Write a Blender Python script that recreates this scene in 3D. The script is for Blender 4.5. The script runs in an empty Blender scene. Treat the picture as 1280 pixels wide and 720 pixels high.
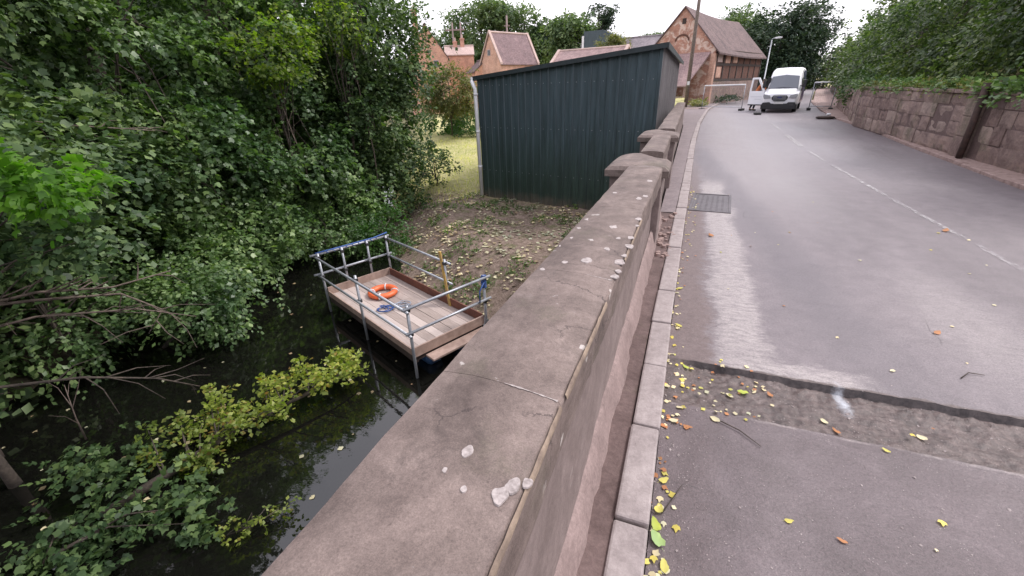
import bpy, math, random
import numpy as np
from mathutils import Vector, Matrix, noise as mnoise

# ------------------------------------------------------------------ camera, world, sun, exposure
scn = bpy.context.scene
COL = scn.collection
R = math.radians
EYE = 1.85
def cam_axes():
    p, ro, az = R(25.3), R(-2.0), R(22.10653)
    f = np.array([0, math.cos(p), -math.sin(p)]); r = np.array([1., 0, 0]); u = np.cross(r, f)
    c, s = math.cos(ro), math.sin(ro)
    r2, u2 = c*r + s*u, -s*r + c*u
    ca, sa = math.cos(az), math.sin(az)
    M = np.array([[ca, -sa, 0], [sa, ca, 0], [0, 0, 1]])
    return M@r2, M@u2, M@f
_r, _u, _f = cam_axes()
cd = bpy.data.cameras.new('camera'); cam = bpy.data.objects.new('camera', cd); COL.objects.link(cam)
cam.matrix_world = Matrix(((_r[0], _u[0], -_f[0], 0), (_r[1], _u[1], -_f[1], 0), (_r[2], _u[2], -_f[2], EYE), (0, 0, 0, 1)))
cd.sensor_width = 36; cd.lens = 530/1280*36; cd.clip_start = 0.02; cd.clip_end = 2000
scn.camera = cam

SUN_EL, SUN_AZ = 48, 52        # degrees; azimuth from +Y clockwise
w = bpy.data.worlds.new('World'); scn.world = w; w.use_nodes = True
nt = w.node_tree; nt.nodes.clear()
sky = nt.nodes.new('ShaderNodeTexSky'); sky.sky_type = 'NISHITA'; sky.sun_disc = False
sky.sun_elevation = R(SUN_EL); sky.sun_rotation = R(SUN_AZ); sky.air_density = 1.5; sky.dust_density = 4
cl = nt.nodes.new('ShaderNodeTexNoise'); cl.inputs['Scale'].default_value = 3.0; cl.inputs['Detail'].default_value = 6
tc = nt.nodes.new('ShaderNodeTexCoord'); nt.links.new(tc.outputs['Generated'], cl.inputs['Vector'])
cr = nt.nodes.new('ShaderNodeValToRGB'); cr.color_ramp.elements[0].position = .3; cr.color_ramp.elements[1].position = .75
cr.color_ramp.elements[0].color = (6.3, 6.2, 6.9, 1); cr.color_ramp.elements[1].color = (8.6, 8.2, 8.8, 1)
nt.links.new(cl.outputs['Fac'], cr.inputs['Fac'])
mx = nt.nodes.new('ShaderNodeMixRGB'); mx.inputs['Fac'].default_value = .88
nt.links.new(sky.outputs['Color'], mx.inputs['Color1']); nt.links.new(cr.outputs['Color'], mx.inputs['Color2'])
bg = nt.nodes.new('ShaderNodeBackground'); bg.inputs['Strength'].default_value = .12
wo = nt.nodes.new('ShaderNodeOutputWorld')
nt.links.new(mx.outputs['Color'], bg.inputs['Color']); nt.links.new(bg.outputs[0], wo.inputs['Surface'])
sd = bpy.data.lights.new('sun', 'SUN'); sd.energy = 1.5; sd.angle = R(12); sd.color = (1, .955, .93)
so = bpy.data.objects.new('sun', sd); COL.objects.link(so)
sv = Vector((math.sin(R(SUN_AZ))*math.cos(R(SUN_EL)), math.cos(R(SUN_AZ))*math.cos(R(SUN_EL)), math.sin(R(SUN_EL))))
so.rotation_euler = sv.to_track_quat('Z', 'Y').to_euler(); so.location = (0, 0, 30)
vs = scn.view_settings; scn.display_settings.display_device = 'sRGB'
vs.view_transform = 'Standard'; vs.look = 'None'; vs.gamma = 1; vs.exposure = 1.0; vs.use_curve_mapping = False
try:
    scn.cycles.max_bounces = 8; scn.cycles.transparent_max_bounces = 8
except Exception: pass

# ------------------------------------------------------------------ materials
class NT:
    def __init__(s, name):
        s.m = bpy.data.materials.new(name); s.m.use_nodes = True; s.t = s.m.node_tree; s.t.nodes.clear()
        s.out = s.new('ShaderNodeOutputMaterial'); s.tc = s.new('ShaderNodeTexCoord'); s.obj = s.tc.outputs['Object']
        s.geo = s.new('ShaderNodeNewGeometry')
    def new(s, k): return s.t.nodes.new(k)
    def set(s, sock, v):
        if hasattr(v, 'is_output') or isinstance(v, bpy.types.NodeSocket): s.t.links.new(v, sock)
        else:
            if isinstance(v, (tuple, list)) and len(v) == 3 and sock.type == 'RGBA': v = (*v, 1)
            sock.default_value = v
    def noise(s, scale, detail=4, rough=.55, vec=None, dist=0, ch='Fac'):
        n = s.new('ShaderNodeTexNoise'); s.set(n.inputs['Vector'], vec or s.obj)
        n.inputs['Scale'].default_value = scale; n.inputs['Detail'].default_value = detail
        n.inputs['Roughness'].default_value = rough; n.inputs['Distortion'].default_value = dist
        return n.outputs[ch]
    def voro(s, scale, feature='F1', vec=None, out='Distance'):
        n = s.new('ShaderNodeTexVoronoi'); n.feature = feature; s.set(n.inputs['Vector'], vec or s.obj); n.inputs['Scale'].default_value = scale
        return n.outputs[out]
    def ramp(s, fac, stops, interp='LINEAR'):
        n = s.new('ShaderNodeValToRGB'); s.set(n.inputs['Fac'], fac); e = n.color_ramp; e.interpolation = interp
        while len(e.elements) < len(stops): e.elements.new(.5)
        for el, (p, c) in zip(e.elements, stops):
            el.position = p; el.color = (*c, 1) if isinstance(c, (tuple, list)) else (c, c, c, 1)
        return n.outputs['Color']
    def mix(s, a, b, fac=.5, mode='MIX'):
        n = s.new('ShaderNodeMixRGB'); n.blend_type = mode
        s.set(n.inputs['Fac'], fac); s.set(n.inputs['Color1'], a); s.set(n.inputs['Color2'], b); return n.outputs['Color']
    def math(s, op, a, b=0., c=None, clamp=False):
        n = s.new('ShaderNodeMath'); n.operation = op; n.use_clamp = clamp
        s.set(n.inputs[0], a); s.set(n.inputs[1], b)
        if c is not None: s.set(n.inputs[2], c)
        return n.outputs[0]
    def sep(s, vec=None):
        n = s.new('ShaderNodeSeparateXYZ'); s.set(n.inputs[0], vec or s.obj); return n.outputs
    def comb(s, x, y, z=0.):
        n = s.new('ShaderNodeCombineXYZ'); s.set(n.inputs[0], x); s.set(n.inputs[1], y); s.set(n.inputs[2], z); return n.outputs[0]
    def scalevec(s, v, vec=None):
        n = s.new('ShaderNodeMapping'); s.set(n.inputs['Vector'], vec or s.obj); n.inputs['Scale'].default_value = v; return n.outputs[0]
    def bump(s, h, strength=.5, dist=.01, nrm=None):
        n = s.new('ShaderNodeBump'); n.inputs['Strength'].default_value = strength; n.inputs['Distance'].default_value = dist
        s.set(n.inputs['Height'], h)
        if nrm: s.set(n.inputs['Normal'], nrm)
        return n.outputs[0]
    def smooth(s, v, a, b):
        n = s.new('ShaderNodeMapRange'); n.interpolation_type = 'SMOOTHSTEP'; s.set(n.inputs[0], v)
        n.inputs[1].default_value = a; n.inputs[2].default_value = b; return n.outputs[0]
    def box(s, x, a, b, e):
        return s.math('MULTIPLY', s.smooth(x, a-e, a+e), s.math('SUBTRACT', 1., s.smooth(x, b-e, b+e)))
    def prin(s, col, rough=.8, nrm=None, metal=0, spec=.5, **kw):
        n = s.new('ShaderNodeBsdfPrincipled'); s.set(n.inputs['Base Color'], col); s.set(n.inputs['Roughness'], rough)
        n.inputs['Metallic'].default_value = metal; n.inputs['Specular IOR Level'].default_value = spec
        for k, v in kw.items(): s.set(n.inputs[k.replace('_', ' ')], v)
        if nrm: s.set(n.inputs['Normal'], nrm)
        s.t.links.new(n.outputs[0], s.out.inputs['Surface']); return n
    def done(s): return s.m

def simple(name, c1, c2=None, scale=8, rough=.7, bump=.2, bd=.005, metal=0, spec=.5, stain=.25):
    n = NT(name); c2 = c2 or tuple(x*.7 for x in c1)
    a = n.ramp(n.noise(scale, 6, .6), [(.32, c2), (.68, c1)])
    b = n.mix(a, n.ramp(n.noise(scale*.17, 3), [(.3, tuple([1-stain]*3)), (.7, (1, 1, 1))]), 1, 'MULTIPLY')
    n.prin(b, rough, n.bump(n.noise(scale*6, 5, .7), bump, bd), metal, spec)
    return n.done()

def leafmat(name, stops, rough=.42, trans=.35, spec=.5, patch=.35, back=None):
    n = NT(name)
    c = n.ramp(n.geo.outputs['Random Per Island'], stops)
    c = n.mix(c, n.ramp(n.noise(patch, 3, .6), [(.35, (.55, .62, .58)), (.65, (1.35, 1.25, 1.0))]), 1, 'MULTIPLY')
    p = n.prin(c, rough, None, 0, spec)
    tr = n.new('ShaderNodeBsdfTranslucent'); n.set(tr.inputs['Color'], n.mix(c, (1.5, 1.9, .6), 1, 'MULTIPLY'))
    ms = n.new('ShaderNodeMixShader'); ms.inputs[0].default_value = trans
    n.t.links.new(p.outputs[0], ms.inputs[1]); n.t.links.new(tr.outputs[0], ms.inputs[2]); n.t.links.new(ms.outputs[0], n.out.inputs['Surface'])
    return n.done()

M = {}
M['leaf_dark'] = leafmat('leaf_dark', [(0, (.034, .066, .03)), (.5, (.068, .12, .05)), (1, (.15, .22, .09))], .5, .2, .3)
M['leaf_mid'] = leafmat('leaf_mid', [(0, (.055, .1, .032)), (.5, (.09, .155, .048)), (1, (.16, .23, .075))], .42, .35)
M['leaf_blue'] = leafmat('leaf_blue', [(0, (.055, .105, .045)), (.5, (.105, .18, .075)), (1, (.21, .3, .15))], .42, .28, .45)
M['leaf_lime'] = leafmat('leaf_lime', [(0, (.08, .13, .022)), (.6, (.13, .19, .03)), (1, (.22, .27, .05))], .45, .5)
M['leaf_yellow'] = leafmat('leaf_yellow', [(0, (.13, .18, .035)), (.5, (.22, .28, .06)), (.85, (.34, .38, .1)), (1, (.2, .12, .03))], .5, .4)
M['leaf_bright'] = leafmat('leaf_bright', [(0, (.08, .2, .02)), (1, (.16, .31, .035))], .5, .5)
M['leaf_green'] = leafmat('leaf_green', [(0, (.035, .09, .025)), (1, (.08, .17, .05))], .45, .35)
M['leaf_far'] = leafmat('leaf_far', [(0, (.07, .115, .06)), (.5, (.11, .165, .085)), (1, (.16, .21, .11))], .6, .25, .3)
M['leaf_fardark'] = leafmat('leaf_fardark', [(0, (.02, .04, .03)), (.5, (.032, .06, .04)), (1, (.055, .085, .05))], .6, .15, .3)
M['leaf_olive'] = leafmat('leaf_olive', [(0, (.1, .11, .04)), (.6, (.17, .18, .07)), (1, (.26, .22, .12))], .55, .3)
M['leaf_right'] = leafmat('leaf_right', [(0, (.035, .062, .028)), (.5, (.08, .125, .052)), (1, (.17, .215, .095))], .42, .3)
M['leaf_dry'] = leafmat('leaf_dry', [(0, (.2, .13, .09)), (.4, (.36, .3, .2)), (.7, (.5, .46, .34)), (1, (.66, .63, .5))], .6, .05)
M['bark'] = simple('bark', (.12, .095, .075), (.04, .032, .028), 14, .9, .6, .01)
M['bark_pale'] = simple('bark_pale', (.22, .17, .14), (.1, .075, .062), 14, .85, .5, .008)

def asphalt():
    n = NT('asphalt'); xyz = n.sep(); X, Y = xyz[0], xyz[1]
    fine = n.noise(130, 3, .85); grit = n.noise(55, 4, .8); mid = n.noise(5, 8, .7, dist=.3); big = n.noise(.5, 6, .65, dist=.4, vec=n.scalevec((1, .35, 1)))
    base = n.ramp(big, [(.3, (.125, .108, .118)), (.5, (.165, .144, .156)), (.7, (.2, .178, .186))])
    base = n.mix(base, n.ramp(mid, [(.3, (.8, .78, .78)), (.7, (1.12, 1.1, 1.08))]), 1, 'MULTIPLY')
    # bands that run along the road: (centre line x as a function of y is bent with the wobble)
    wob = n.math('MULTIPLY', n.math('SUBTRACT', n.noise(1.3, 6, .7, vec=n.scalevec((1, .5, 1))), .5), .5)
    jag = n.math('MULTIPLY', n.math('SUBTRACT', n.noise(9, 7, .78, vec=n.scalevec((.7, 1.9, 1))), .5), .42)
    Xw = n.math('ADD', X, n.math('ADD', wob, jag)); Xs = n.math('ADD', X, wob)
    far = n.smooth(Y, 8, 15)
    base = n.mix(base, (.235, .21, .215), n.math('MULTIPLY', n.box(Xs, .7, 2.3, .5), n.math('MULTIPLY', n.smooth(Y, 5.5, 10), .75)))
    base = n.mix(base, (.25, .235, .252), n.math('MULTIPLY', far, n.math('MULTIPLY', n.box(Xs, 1.9, 4.2, .6), .5)))
    slant = n.math('MULTIPLY_ADD', n.math('SUBTRACT', 8., Y), .1, .95)      # the dark damp band drifts right towards the camera
    dist = n.math('ABSOLUTE', n.math('SUBTRACT', Xs, slant))
    base = n.mix(base, (.1, .088, .1), n.math('MULTIPLY', n.math('SUBTRACT', 1., n.smooth(dist, .05, .45)), n.math('MULTIPLY', n.box(Y, 3.2, 15, 2.), .55)))
    # bleached, scraped lane edge
    lane = n.math('MULTIPLY', n.box(Xw, .42, .78, .07), n.box(Y, 2.84, 9.5, .5))
    lane = n.math('MAXIMUM', lane, n.math('MULTIPLY', n.box(Xw, .38, 1.3, .15), n.box(n.math('ADD', Y, jag), 2.8, 3.03, .06)))
    lane2 = n.math('MULTIPLY', n.math('MULTIPLY', n.box(Xw, 2.05, 2.6, .2), n.box(n.math('ADD', Y, wob), 3.2, 5.0, .6)), .38)
    lane3 = n.math('MULTIPLY', n.math('MULTIPLY', n.box(Xw, .55, .75, .1), n.box(n.math('ADD', Y, wob), 1.4, 2.1, .25)), .5)
    m = n.math('MAXIMUM', n.math('MAXIMUM', lane, lane2), lane3)
    br = n.smooth(n.noise(16, 7, .8, vec=n.scalevec((.6, 1.6, 1))), .36, .6)
    base = n.mix(base, (.36, .325, .315), n.math('MULTIPLY', m, n.math('MULTIPLY_ADD', br, .6, .22)))
    # red-brown silt in the left gutter
    gut = n.math('SUBTRACT', 1., n.smooth(Xw, .3, .42))
    gy = n.math('SUBTRACT', 1., n.smooth(Y, 7, 14))
    base = n.mix(base, n.ramp(n.noise(20, 7, .75), [(.3, (.09, .063, .06)), (.7, (.17, .125, .118))]), n.math('MULTIPLY', gut, n.math('MULTIPLY_ADD', gy, .7, .2)))
    # older, darker course on the near side of the trench
    nr = n.math('SUBTRACT', 1., n.smooth(Y, 2.33, 2.36))
    base = n.mix(base, n.ramp(n.noise(2.4, 7, .75, dist=.5), [(.3, (.066, .048, .05)), (.55, (.11, .085, .09)), (.75, (.165, .132, .138))]), n.math('MULTIPLY', nr, .9))
    # trench floor
    tr = n.box(n.math('MULTIPLY_ADD', n.math('SUBTRACT', n.noise(8, 5), .5), .09, Y), 2.34, 2.87, .012)
    base = n.mix(base, n.ramp(n.noise(13, 8, .8, dist=.3), [(.33, (.03, .021, .02)), (.5, (.085, .062, .057)), (.7, (.17, .13, .12))]), n.math('MULTIPLY', tr, .95))
    lip = n.box(n.math('MULTIPLY_ADD', n.math('SUBTRACT', n.noise(14, 5), .5), .03, Y), 2.325, 2.345, .005)
    base = n.mix(base, (.3, .26, .255), n.math('MULTIPLY', n.math('MULTIPLY', lip, n.smooth(n.noise(4, 6, .75), .42, .62)), .6))
    # aggregate
    base = n.mix(base, n.ramp(fine, [(.3, (.6, .6, .6)), (.5, (1, 1, 1)), (.7, (1.5, 1.46, 1.44))]), .8, 'MULTIPLY')
    base = n.mix(base, n.ramp(grit, [(.33, (.72, .7, .7)), (.5, (1, 1, 1)), (.7, (1.25, 1.22, 1.2))]), .8, 'MULTIPLY')
    chips = n.math('MULTIPLY', n.math('SUBTRACT', 1., n.smooth(n.voro(70), .08, .16)), n.smooth(n.noise(11, 3), .55, .62))
    base = n.mix(base, (.42, .38, .36), n.math('MULTIPLY', chips, n.math('MULTIPLY', nr, .8)))
    # powdery blue-white spill on the trench edge
    dx = n.math('SUBTRACT', X, 1.14); dy = n.math('MULTIPLY', n.math('SUBTRACT', Y, 2.74), .3)
    dd = n.math('SQRT', n.math('ADD', n.math('MULTIPLY', dx, dx), n.math('MULTIPLY', dy, dy)))
    sp = n.math('SUBTRACT', 1., n.smooth(n.math('MULTIPLY_ADD', n.math('SUBTRACT', n.noise(26, 6, .7), .5), .09, dd), .0, .055))
    # step shadow painted in bitumen black on the cut face of the upper course
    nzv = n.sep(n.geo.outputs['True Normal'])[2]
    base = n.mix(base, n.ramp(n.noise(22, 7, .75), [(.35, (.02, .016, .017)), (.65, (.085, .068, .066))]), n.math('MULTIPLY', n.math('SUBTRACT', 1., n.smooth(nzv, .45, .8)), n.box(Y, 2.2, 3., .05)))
    base = n.mix(base, (.6, .64, .7), n.math('MULTIPLY', sp, .6))
    ck = n.voro(1.1, 'DISTANCE_TO_EDGE', vec=n.mix(n.obj, n.noise(5, 6, .7, ch='Color'), .1))
    ckm = n.math('MULTIPLY', n.math('SUBTRACT', 1., n.smooth(ck, .001, .006)), n.smooth(n.noise(.8, 2), .57, .66))
    base = n.mix(base, (.035, .03, .03), n.math('MULTIPLY', ckm, .6))
    h = n.math('ADD', n.math('MULTIPLY', fine, .5), grit)
    n.prin(base, n.ramp(big, [(.3, .42), (.7, .65)]), n.bump(h, .7, .006), 0, .5)
    return n.done()
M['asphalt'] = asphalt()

def stone(name, lo, hi, lich=.0, moss=.0, scale=3, grain=0):
    n = NT(name)
    big = n.noise(scale, 7, .65, dist=.5); fine = n.noise(90, 5, .8); md = n.noise(scale*6, 5, .7, dist=.3)
    c = n.ramp(big, [(.28, lo), (.5, tuple((a+b)/2 for a, b in zip(lo, hi))), (.72, hi)])
    c = n.mix(c, n.ramp(md, [(.3, (.8, .78, .78)), (.7, (1.13, 1.12, 1.12))]), 1, 'MULTIPLY')
    c = n.mix(c, n.ramp(fine, [(.32, (.78, .78, .78)), (.7, (1.2, 1.2, 1.2))]), .7, 'MULTIPLY')
    if grain:
        gr = n.noise(240, 2, .9); c = n.mix(c, n.ramp(gr, [(.3, (.7, .69, .68)), (.5, (1, 1, 1)), (.7, (1.35, 1.33, 1.3))]), .8, 'MULTIPLY')
        bl = n.smooth(n.noise(5.5, 8, .8, dist=1.), .52, .66); c = n.mix(c, (.06, .048, .045), n.math('MULTIPLY', bl, .38))
        bd = n.noise(4, 6, .7, vec=n.scalevec((1.2, .35, 6))); c = n.mix(c, n.ramp(bd, [(.35, (.84, .82, .82)), (.65, (1.14, 1.13, 1.12))]), 1, 'MULTIPLY')
        ck = n.voro(2.2, 'DISTANCE_TO_EDGE', vec=n.mix(n.obj, n.noise(6, 6, .7, ch='Color'), .14)); ckm = n.math('MULTIPLY', n.math('SUBTRACT', 1., n.smooth(ck, .001, .008)), n.smooth(n.noise(1.6, 2), .55, .62)); c = n.mix(c, (.04, .03, .03), n.math('MULTIPLY', ckm, .75))
    pits = n.smooth(n.voro(26), .0, .16)
    c = n.mix(c, n.mix((.35, .33, .33), (1, 1, 1), pits), .35, 'MULTIPLY')
    if lich:
        l = n.math('MULTIPLY', n.smooth(n.noise(9, 5, .5, dist=.2), .69, .71), n.smooth(n.noise(1.7, 2), .45, .55))
        c = n.mix(c, (.56, .52, .49), n.math('MULTIPLY', l, lich))
        l2 = n.smooth(n.noise(2.3, 6, .75, dist=.8), .56, .72)
        c = n.mix(c, (.3, .25, .24), n.math('MULTIPLY', l2, .35))
    if moss:
        ms = n.smooth(n.noise(2.1, 6, .7), .54, .66)
        c = n.mix(c, (.07, .09, .035), n.math('MULTIPLY', ms, moss))
    h = n.math('ADD', n.math('MULTIPLY', fine, .35), n.math('ADD', md, n.math('MULTIPLY', pits, .3)))
    n.prin(c, .82, n.bump(h, .5, .006), 0, .35)
    return n.done()
M['coping'] = stone('coping_stone', (.09, .07, .063), (.225, .18, .163), .6, .14, grain=1)
M['parapet'] = stone('parapet_stone', (.15, .117, .108), (.25, .2, .188), .15)
M['kerb'] = stone('kerb_stone', (.24, .205, .2), (.38, .335, .325))
M['mortar'] = stone('mortar', (.2, .15, .14), (.31, .235, .22), 0, 0, 7)
M['dirt_strip'] = stone('dirt_strip', (.08, .052, .048), (.17, .12, .112), 0, .1, 6)
M['lichen'] = simple('lichen', (.52, .46, .44), (.27, .23, .22), 70, .9, .4, .003)
M['edge_mortar'] = simple('edge_mortar', (.36, .275, .205), (.17, .125, .1), 18, .9, .6, .006)
M['pave'] = stone('pavement_surface', (.17, .14, .145), (.25, .21, .21), 0, 0, 4)
M['rubble'] = stone('rubble', (.2, .14, .125), (.42, .31, .28), 0, 0, 9)

def blocks():
    n = NT('sandstone_blocks')
    r = n.geo.outputs['Random Per Island']
    c = n.ramp(r, [(0, (.23, .165, .148)), (.35, (.265, .195, .175)), (.75, (.3, .225, .2)), (1, (.36, .285, .25))])
    c = n.mix(c, n.ramp(n.noise(2.2, 7, .72, dist=.6), [(.3, (.42, .38, .4)), (.5, (.95, .93, .93)), (.72, (1.35, 1.3, 1.22))]), 1, 'MULTIPLY')
    c = n.mix(c, (.1, .1, .06), n.math('MULTIPLY', n.smooth(n.noise(1.1, 6, .75), .5, .66), .55))
    n.prin(c, .9, n.bump(n.noise(14, 7, .75), 1, .05), 0, .3)
    return n.done()
M['blocks'] = blocks()

def brick(name, c1, c2, mortar, scale=4, patch=None, pf=0):
    n = NT(name); xyz = n.sep()
    v = n.comb(n.math('ADD', xyz[0], xyz[1]), xyz[2])
    b = n.new('ShaderNodeTexBrick'); n.set(b.inputs['Vector'], v)
    n.set(b.inputs['Color1'], c1); n.set(b.inputs['Color2'], c2); n.set(b.inputs['Mortar'], mortar)
    b.inputs['Scale'].default_value = scale; b.inputs['Mortar Size'].default_value = .012; b.inputs['Row Height'].default_value = .3
    c = n.mix(b.outputs['Color'], n.ramp(n.noise(1.2, 6, .65), [(.3, (.68, .66, .66)), (.7, (1.2, 1.15, 1.1))]), 1, 'MULTIPLY')
    if patch: c = n.mix(c, patch, n.math('MULTIPLY', n.smooth(n.noise(1.4, 7, .7, dist=.9), .47, .58), pf))
    n.prin(c, .88, n.bump(n.math('ADD', b.outputs['Fac'], n.noise(20, 4)), -.4, .01), 0, .3)
    return n.done()
M['brick_orange'] = brick('brick_orange', (.62, .36, .27), (.52, .28, .21), (.58, .46, .4))
M['brick_pink'] = brick('brick_pink', (.58, .37, .29), (.47, .27, .21), (.6, .48, .42))
M['brick_flaking'] = brick('brick_flaking', (.46, .25, .19), (.36, .18, .135), (.46, .35, .3), 4, (.66, .53, .46), .75)
M['brick_dark'] = brick('brick_dark', (.15, .07, .052), (.1, .05, .04), (.16, .11, .09))

def tiles(name, c1, c2, patch=(.5, .4, .38)):
    n = NT(name); xyz = n.sep()
    v = n.comb(n.math('ADD', xyz[0], xyz[1]), n.math('MULTIPLY', xyz[2], 1.3))
    b = n.new('ShaderNodeTexBrick'); n.set(b.inputs['Vector'], v)
    n.set(b.inputs['Color1'], c1); n.set(b.inputs['Color2'], c2); n.set(b.inputs['Mortar'], tuple(x*.45 for x in c2))
    b.inputs['Scale'].default_value = 3.2; b.inputs['Mortar Size'].default_value = .02; b.inputs['Row Height'].default_value = .4; b.inputs['Brick Width'].default_value = .6
    c = n.mix(b.outputs['Color'], n.ramp(n.noise(1, 6, .7), [(.3, (.7, .7, .72)), (.7, (1.25, 1.2, 1.2))]), 1, 'MULTIPLY')
    c = n.mix(c, patch, n.math('MULTIPLY', n.smooth(n.noise(2.3, 6, .7), .6, .7), .4))
    n.prin(c, .85, n.bump(b.outputs['Fac'], -.6, .03), 0, .3)
    return n.done()
M['tile_purple'] = tiles('tile_purple', (.25, .18, .18), (.18, .125, .13))
M['tile_brown'] = tiles('tile_brown', (.17, .12, .115), (.12, .085, .085), (.24, .19, .17))
M['tile_pink'] = tiles('tile_pink', (.36, .26, .245), (.27, .19, .185))
M['tile_grey'] = tiles('tile_grey', (.27, .24, .25), (.2, .18, .19))
M['verge'] = simple('verge_stone', (.6, .46, .42), (.45, .32, .28), 6, .85)
M['timber_dark'] = simple('timber_dark', (.075, .05, .042), (.035, .024, .022), 9, .85, .4)

def sheet(name, hi, lo, algae, rough=.45):
    n = NT(name); xyz = n.sep()
    st = n.noise(3.2, 6, .7, vec=n.scalevec((3, 3, .22)))
    c = n.ramp(st, [(.3, lo), (.7, hi)])
    low = n.math('SUBTRACT', 1., n.smooth(n.math('MULTIPLY_ADD', n.math('SUBTRACT', st, .5), 2.2, xyz[2]), .2, 3.6))
    c = n.mix(c, algae, n.math('MULTIPLY', low, .85))
    c = n.mix(c, (.012, .02, .018), n.math('MULTIPLY', n.smooth(n.noise(.9, 5, .6, vec=n.scalevec((1, 1, .5))), .55, .7), .35))
    mud = n.math('SUBTRACT', 1., n.smooth(n.math('MULTIPLY_ADD', n.math('SUBTRACT', n.noise(4, 6, .7), .5), .9, xyz[2]), .0, .45))
    c = n.mix(c, (.13, .1, .08), n.math('MULTIPLY', mud, .6))
    c = n.mix(c, n.ramp(n.noise(9, 5, .7, vec=n.scalevec((1, 1, .06))), [(.35, (.72, .72, .72)), (.65, (1.3, 1.3, 1.3))]), 1, 'MULTIPLY')
    n.prin(c, n.ramp(n.noise(5, 4), [(.3, rough-.08), (.7, rough+.15)]), n.bump(n.noise(6, 3), .08, .01), 0, .5)
    return n.done()
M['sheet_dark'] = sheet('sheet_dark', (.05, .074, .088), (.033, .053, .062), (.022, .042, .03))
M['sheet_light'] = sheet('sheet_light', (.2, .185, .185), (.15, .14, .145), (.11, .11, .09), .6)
M['trim_dark'] = simple('trim_dark', (.03, .042, .048), (.02, .028, .033), 5, .5, .05)
M['pvc'] = simple('white_pvc', (.85, .85, .87), (.75, .75, .77), 4, .35, .03)
M['steel'] = simple('galvanised_steel', (.5, .52, .56), (.34, .355, .39), 12, .45, .1, .002, .45)
M['steel_dark'] = simple('steel_dark', (.1, .105, .11), (.05, .052, .056), 12, .5, .1, .002, .6)
M['rust'] = simple('rusty_iron', (.09, .05, .04), (.035, .024, .022), 12, .8, .3)
M['iron'] = simple('cast_iron', (.13, .112, .12), (.08, .07, .076), 9, .5, .5, .004, .3)

def planks():
    n = NT('deck_planks'); 
    g = n.noise(5, 7, .7, vec=n.scalevec((.6, 7, 1)))
    c = n.ramp(n.math('MULTIPLY_ADD', n.geo.outputs['Random Per Island'], .35, n.math('MULTIPLY', g, .65)), [(.25, (.24, .19, .165)), (.5, (.4, .33, .3)), (.75, (.55, .47, .43))])
    n.prin(c, .75, n.bump(g, .4, .004), 0, .3); return n.done()
M['planks'] = planks()
M['board'] = simple('board', (.48, .35, .29), (.32, .22, .18), 7, .75, .3)
M['board_red'] = simple('board_red', (.22, .085, .055), (.13, .05, .038), 7, .75, .3)
M['orange'] = simple('orange_plastic', (.82, .17, .055), (.7, .13, .04), 4, .45, .05, stain=.1)
M['hivis'] = simple('hi_vis_orange', (1, .3, .07), (.95, .25, .05), 10, .7, .2, stain=.1)
M['blue_rope'] = simple('blue_rope', (.05, .13, .42), (.03, .08, .25), 60, .6, .6)
M['blue_tarp'] = simple('blue_plastic', (.05, .12, .26), (.03, .07, .16), 5, .45, .1)
M['pale_rope'] = simple('pale_rope', (.45, .5, .58), (.3, .34, .42), 60, .7, .6)
M['yellow_wood'] = simple('yellow_board', (.68, .45, .1), (.42, .27, .12), 8, .6, .2)
M['white_paint'] = simple('white_van_paint', (.84, .84, .87), (.8, .8, .83), 1.5, .22, .0, .001, stain=.05)
M['navy'] = simple('navy_gloss', (.03, .035, .14), (.02, .025, .1), 3, .3, .02)
M['black_plastic'] = simple('black_plastic', (.02, .02, .024), (.012, .012, .014), 8, .55, .1)
M['rubber'] = simple('rubber', (.02, .02, .02), (.012, .012, .012), 18, .85, .3)
M['plate'] = simple('number_plate', (.72, .72, .7), (.6, .6, .6), 12, .4, .02)
M['road_paint'] = None
M['skin'] = simple('skin', (.5, .28, .2), (.44, .24, .17), 6, .55, .05, stain=.05)
M['hair'] = simple('hair', (.05, .035, .025), None, 40, .7, .4)
M['navy_cloth'] = simple('navy_trousers', (.03, .035, .055), (.02, .022, .035), 14, .9, .3)
def glass(name, c):
    n = NT(name); n.prin(c, .06, None, 0, .8); return n.done()
M['glass'] = glass('windscreen_glass', (.09, .1, .125))
M['dark_glass'] = glass('dark_glass', (.015, .016, .02))
def clear_glass():
    n = NT('clear_glass'); p = n.prin((.05, .05, .06), .05, None, 0, .8); tr = n.new('ShaderNodeBsdfTransparent'); ms = n.new('ShaderNodeMixShader'); ms.inputs[0].default_value = .25
    n.t.links.new(tr.outputs[0], ms.inputs[1]); n.t.links.new(p.outputs[0], ms.inputs[2]); n.t.links.new(ms.outputs[0], n.out.inputs['Surface']); return n.done()
M['clear_glass'] = clear_glass()
M['lamp_lens'] = glass('lamp_lens', (.3, .31, .33))
def rpaint():
    n = NT('road_paint')
    p = n.prin(n.ramp(n.noise(30, 5, .7), [(.3, (.42, .4, .4)), (.7, (.66, .64, .63))]), .7)
    tr = n.new('ShaderNodeBsdfTransparent'); ms = n.new('ShaderNodeMixShader')
    n.set(ms.inputs[0], n.math('MULTIPLY', n.smooth(n.noise(22, 6, .75, vec=n.scalevec((1, .5, 1))), .42, .6), n.math('MULTIPLY', n.math('MULTIPLY_ADD', n.smooth(n.sep()[1], 6, 9), .35, .35), n.smooth(n.noise(1.3, 4, .6), .36, .5))))
    n.t.links.new(tr.outputs[0], ms.inputs[1]); n.t.links.new(p.outputs[0], ms.inputs[2]); n.t.links.new(ms.outputs[0], n.out.inputs['Surface'])
    return n.done()
M['road_paint'] = rpaint()
def water():
    n = NT('river_water')
    h = n.noise(1.6, 4, .55, vec=n.scalevec((1, 1.6, 1)), dist=.3)
    n.prin((.006, .006, .005), .03, n.bump(h, .1, .03), 0, 1., IOR=1.45)
    return n.done()
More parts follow.
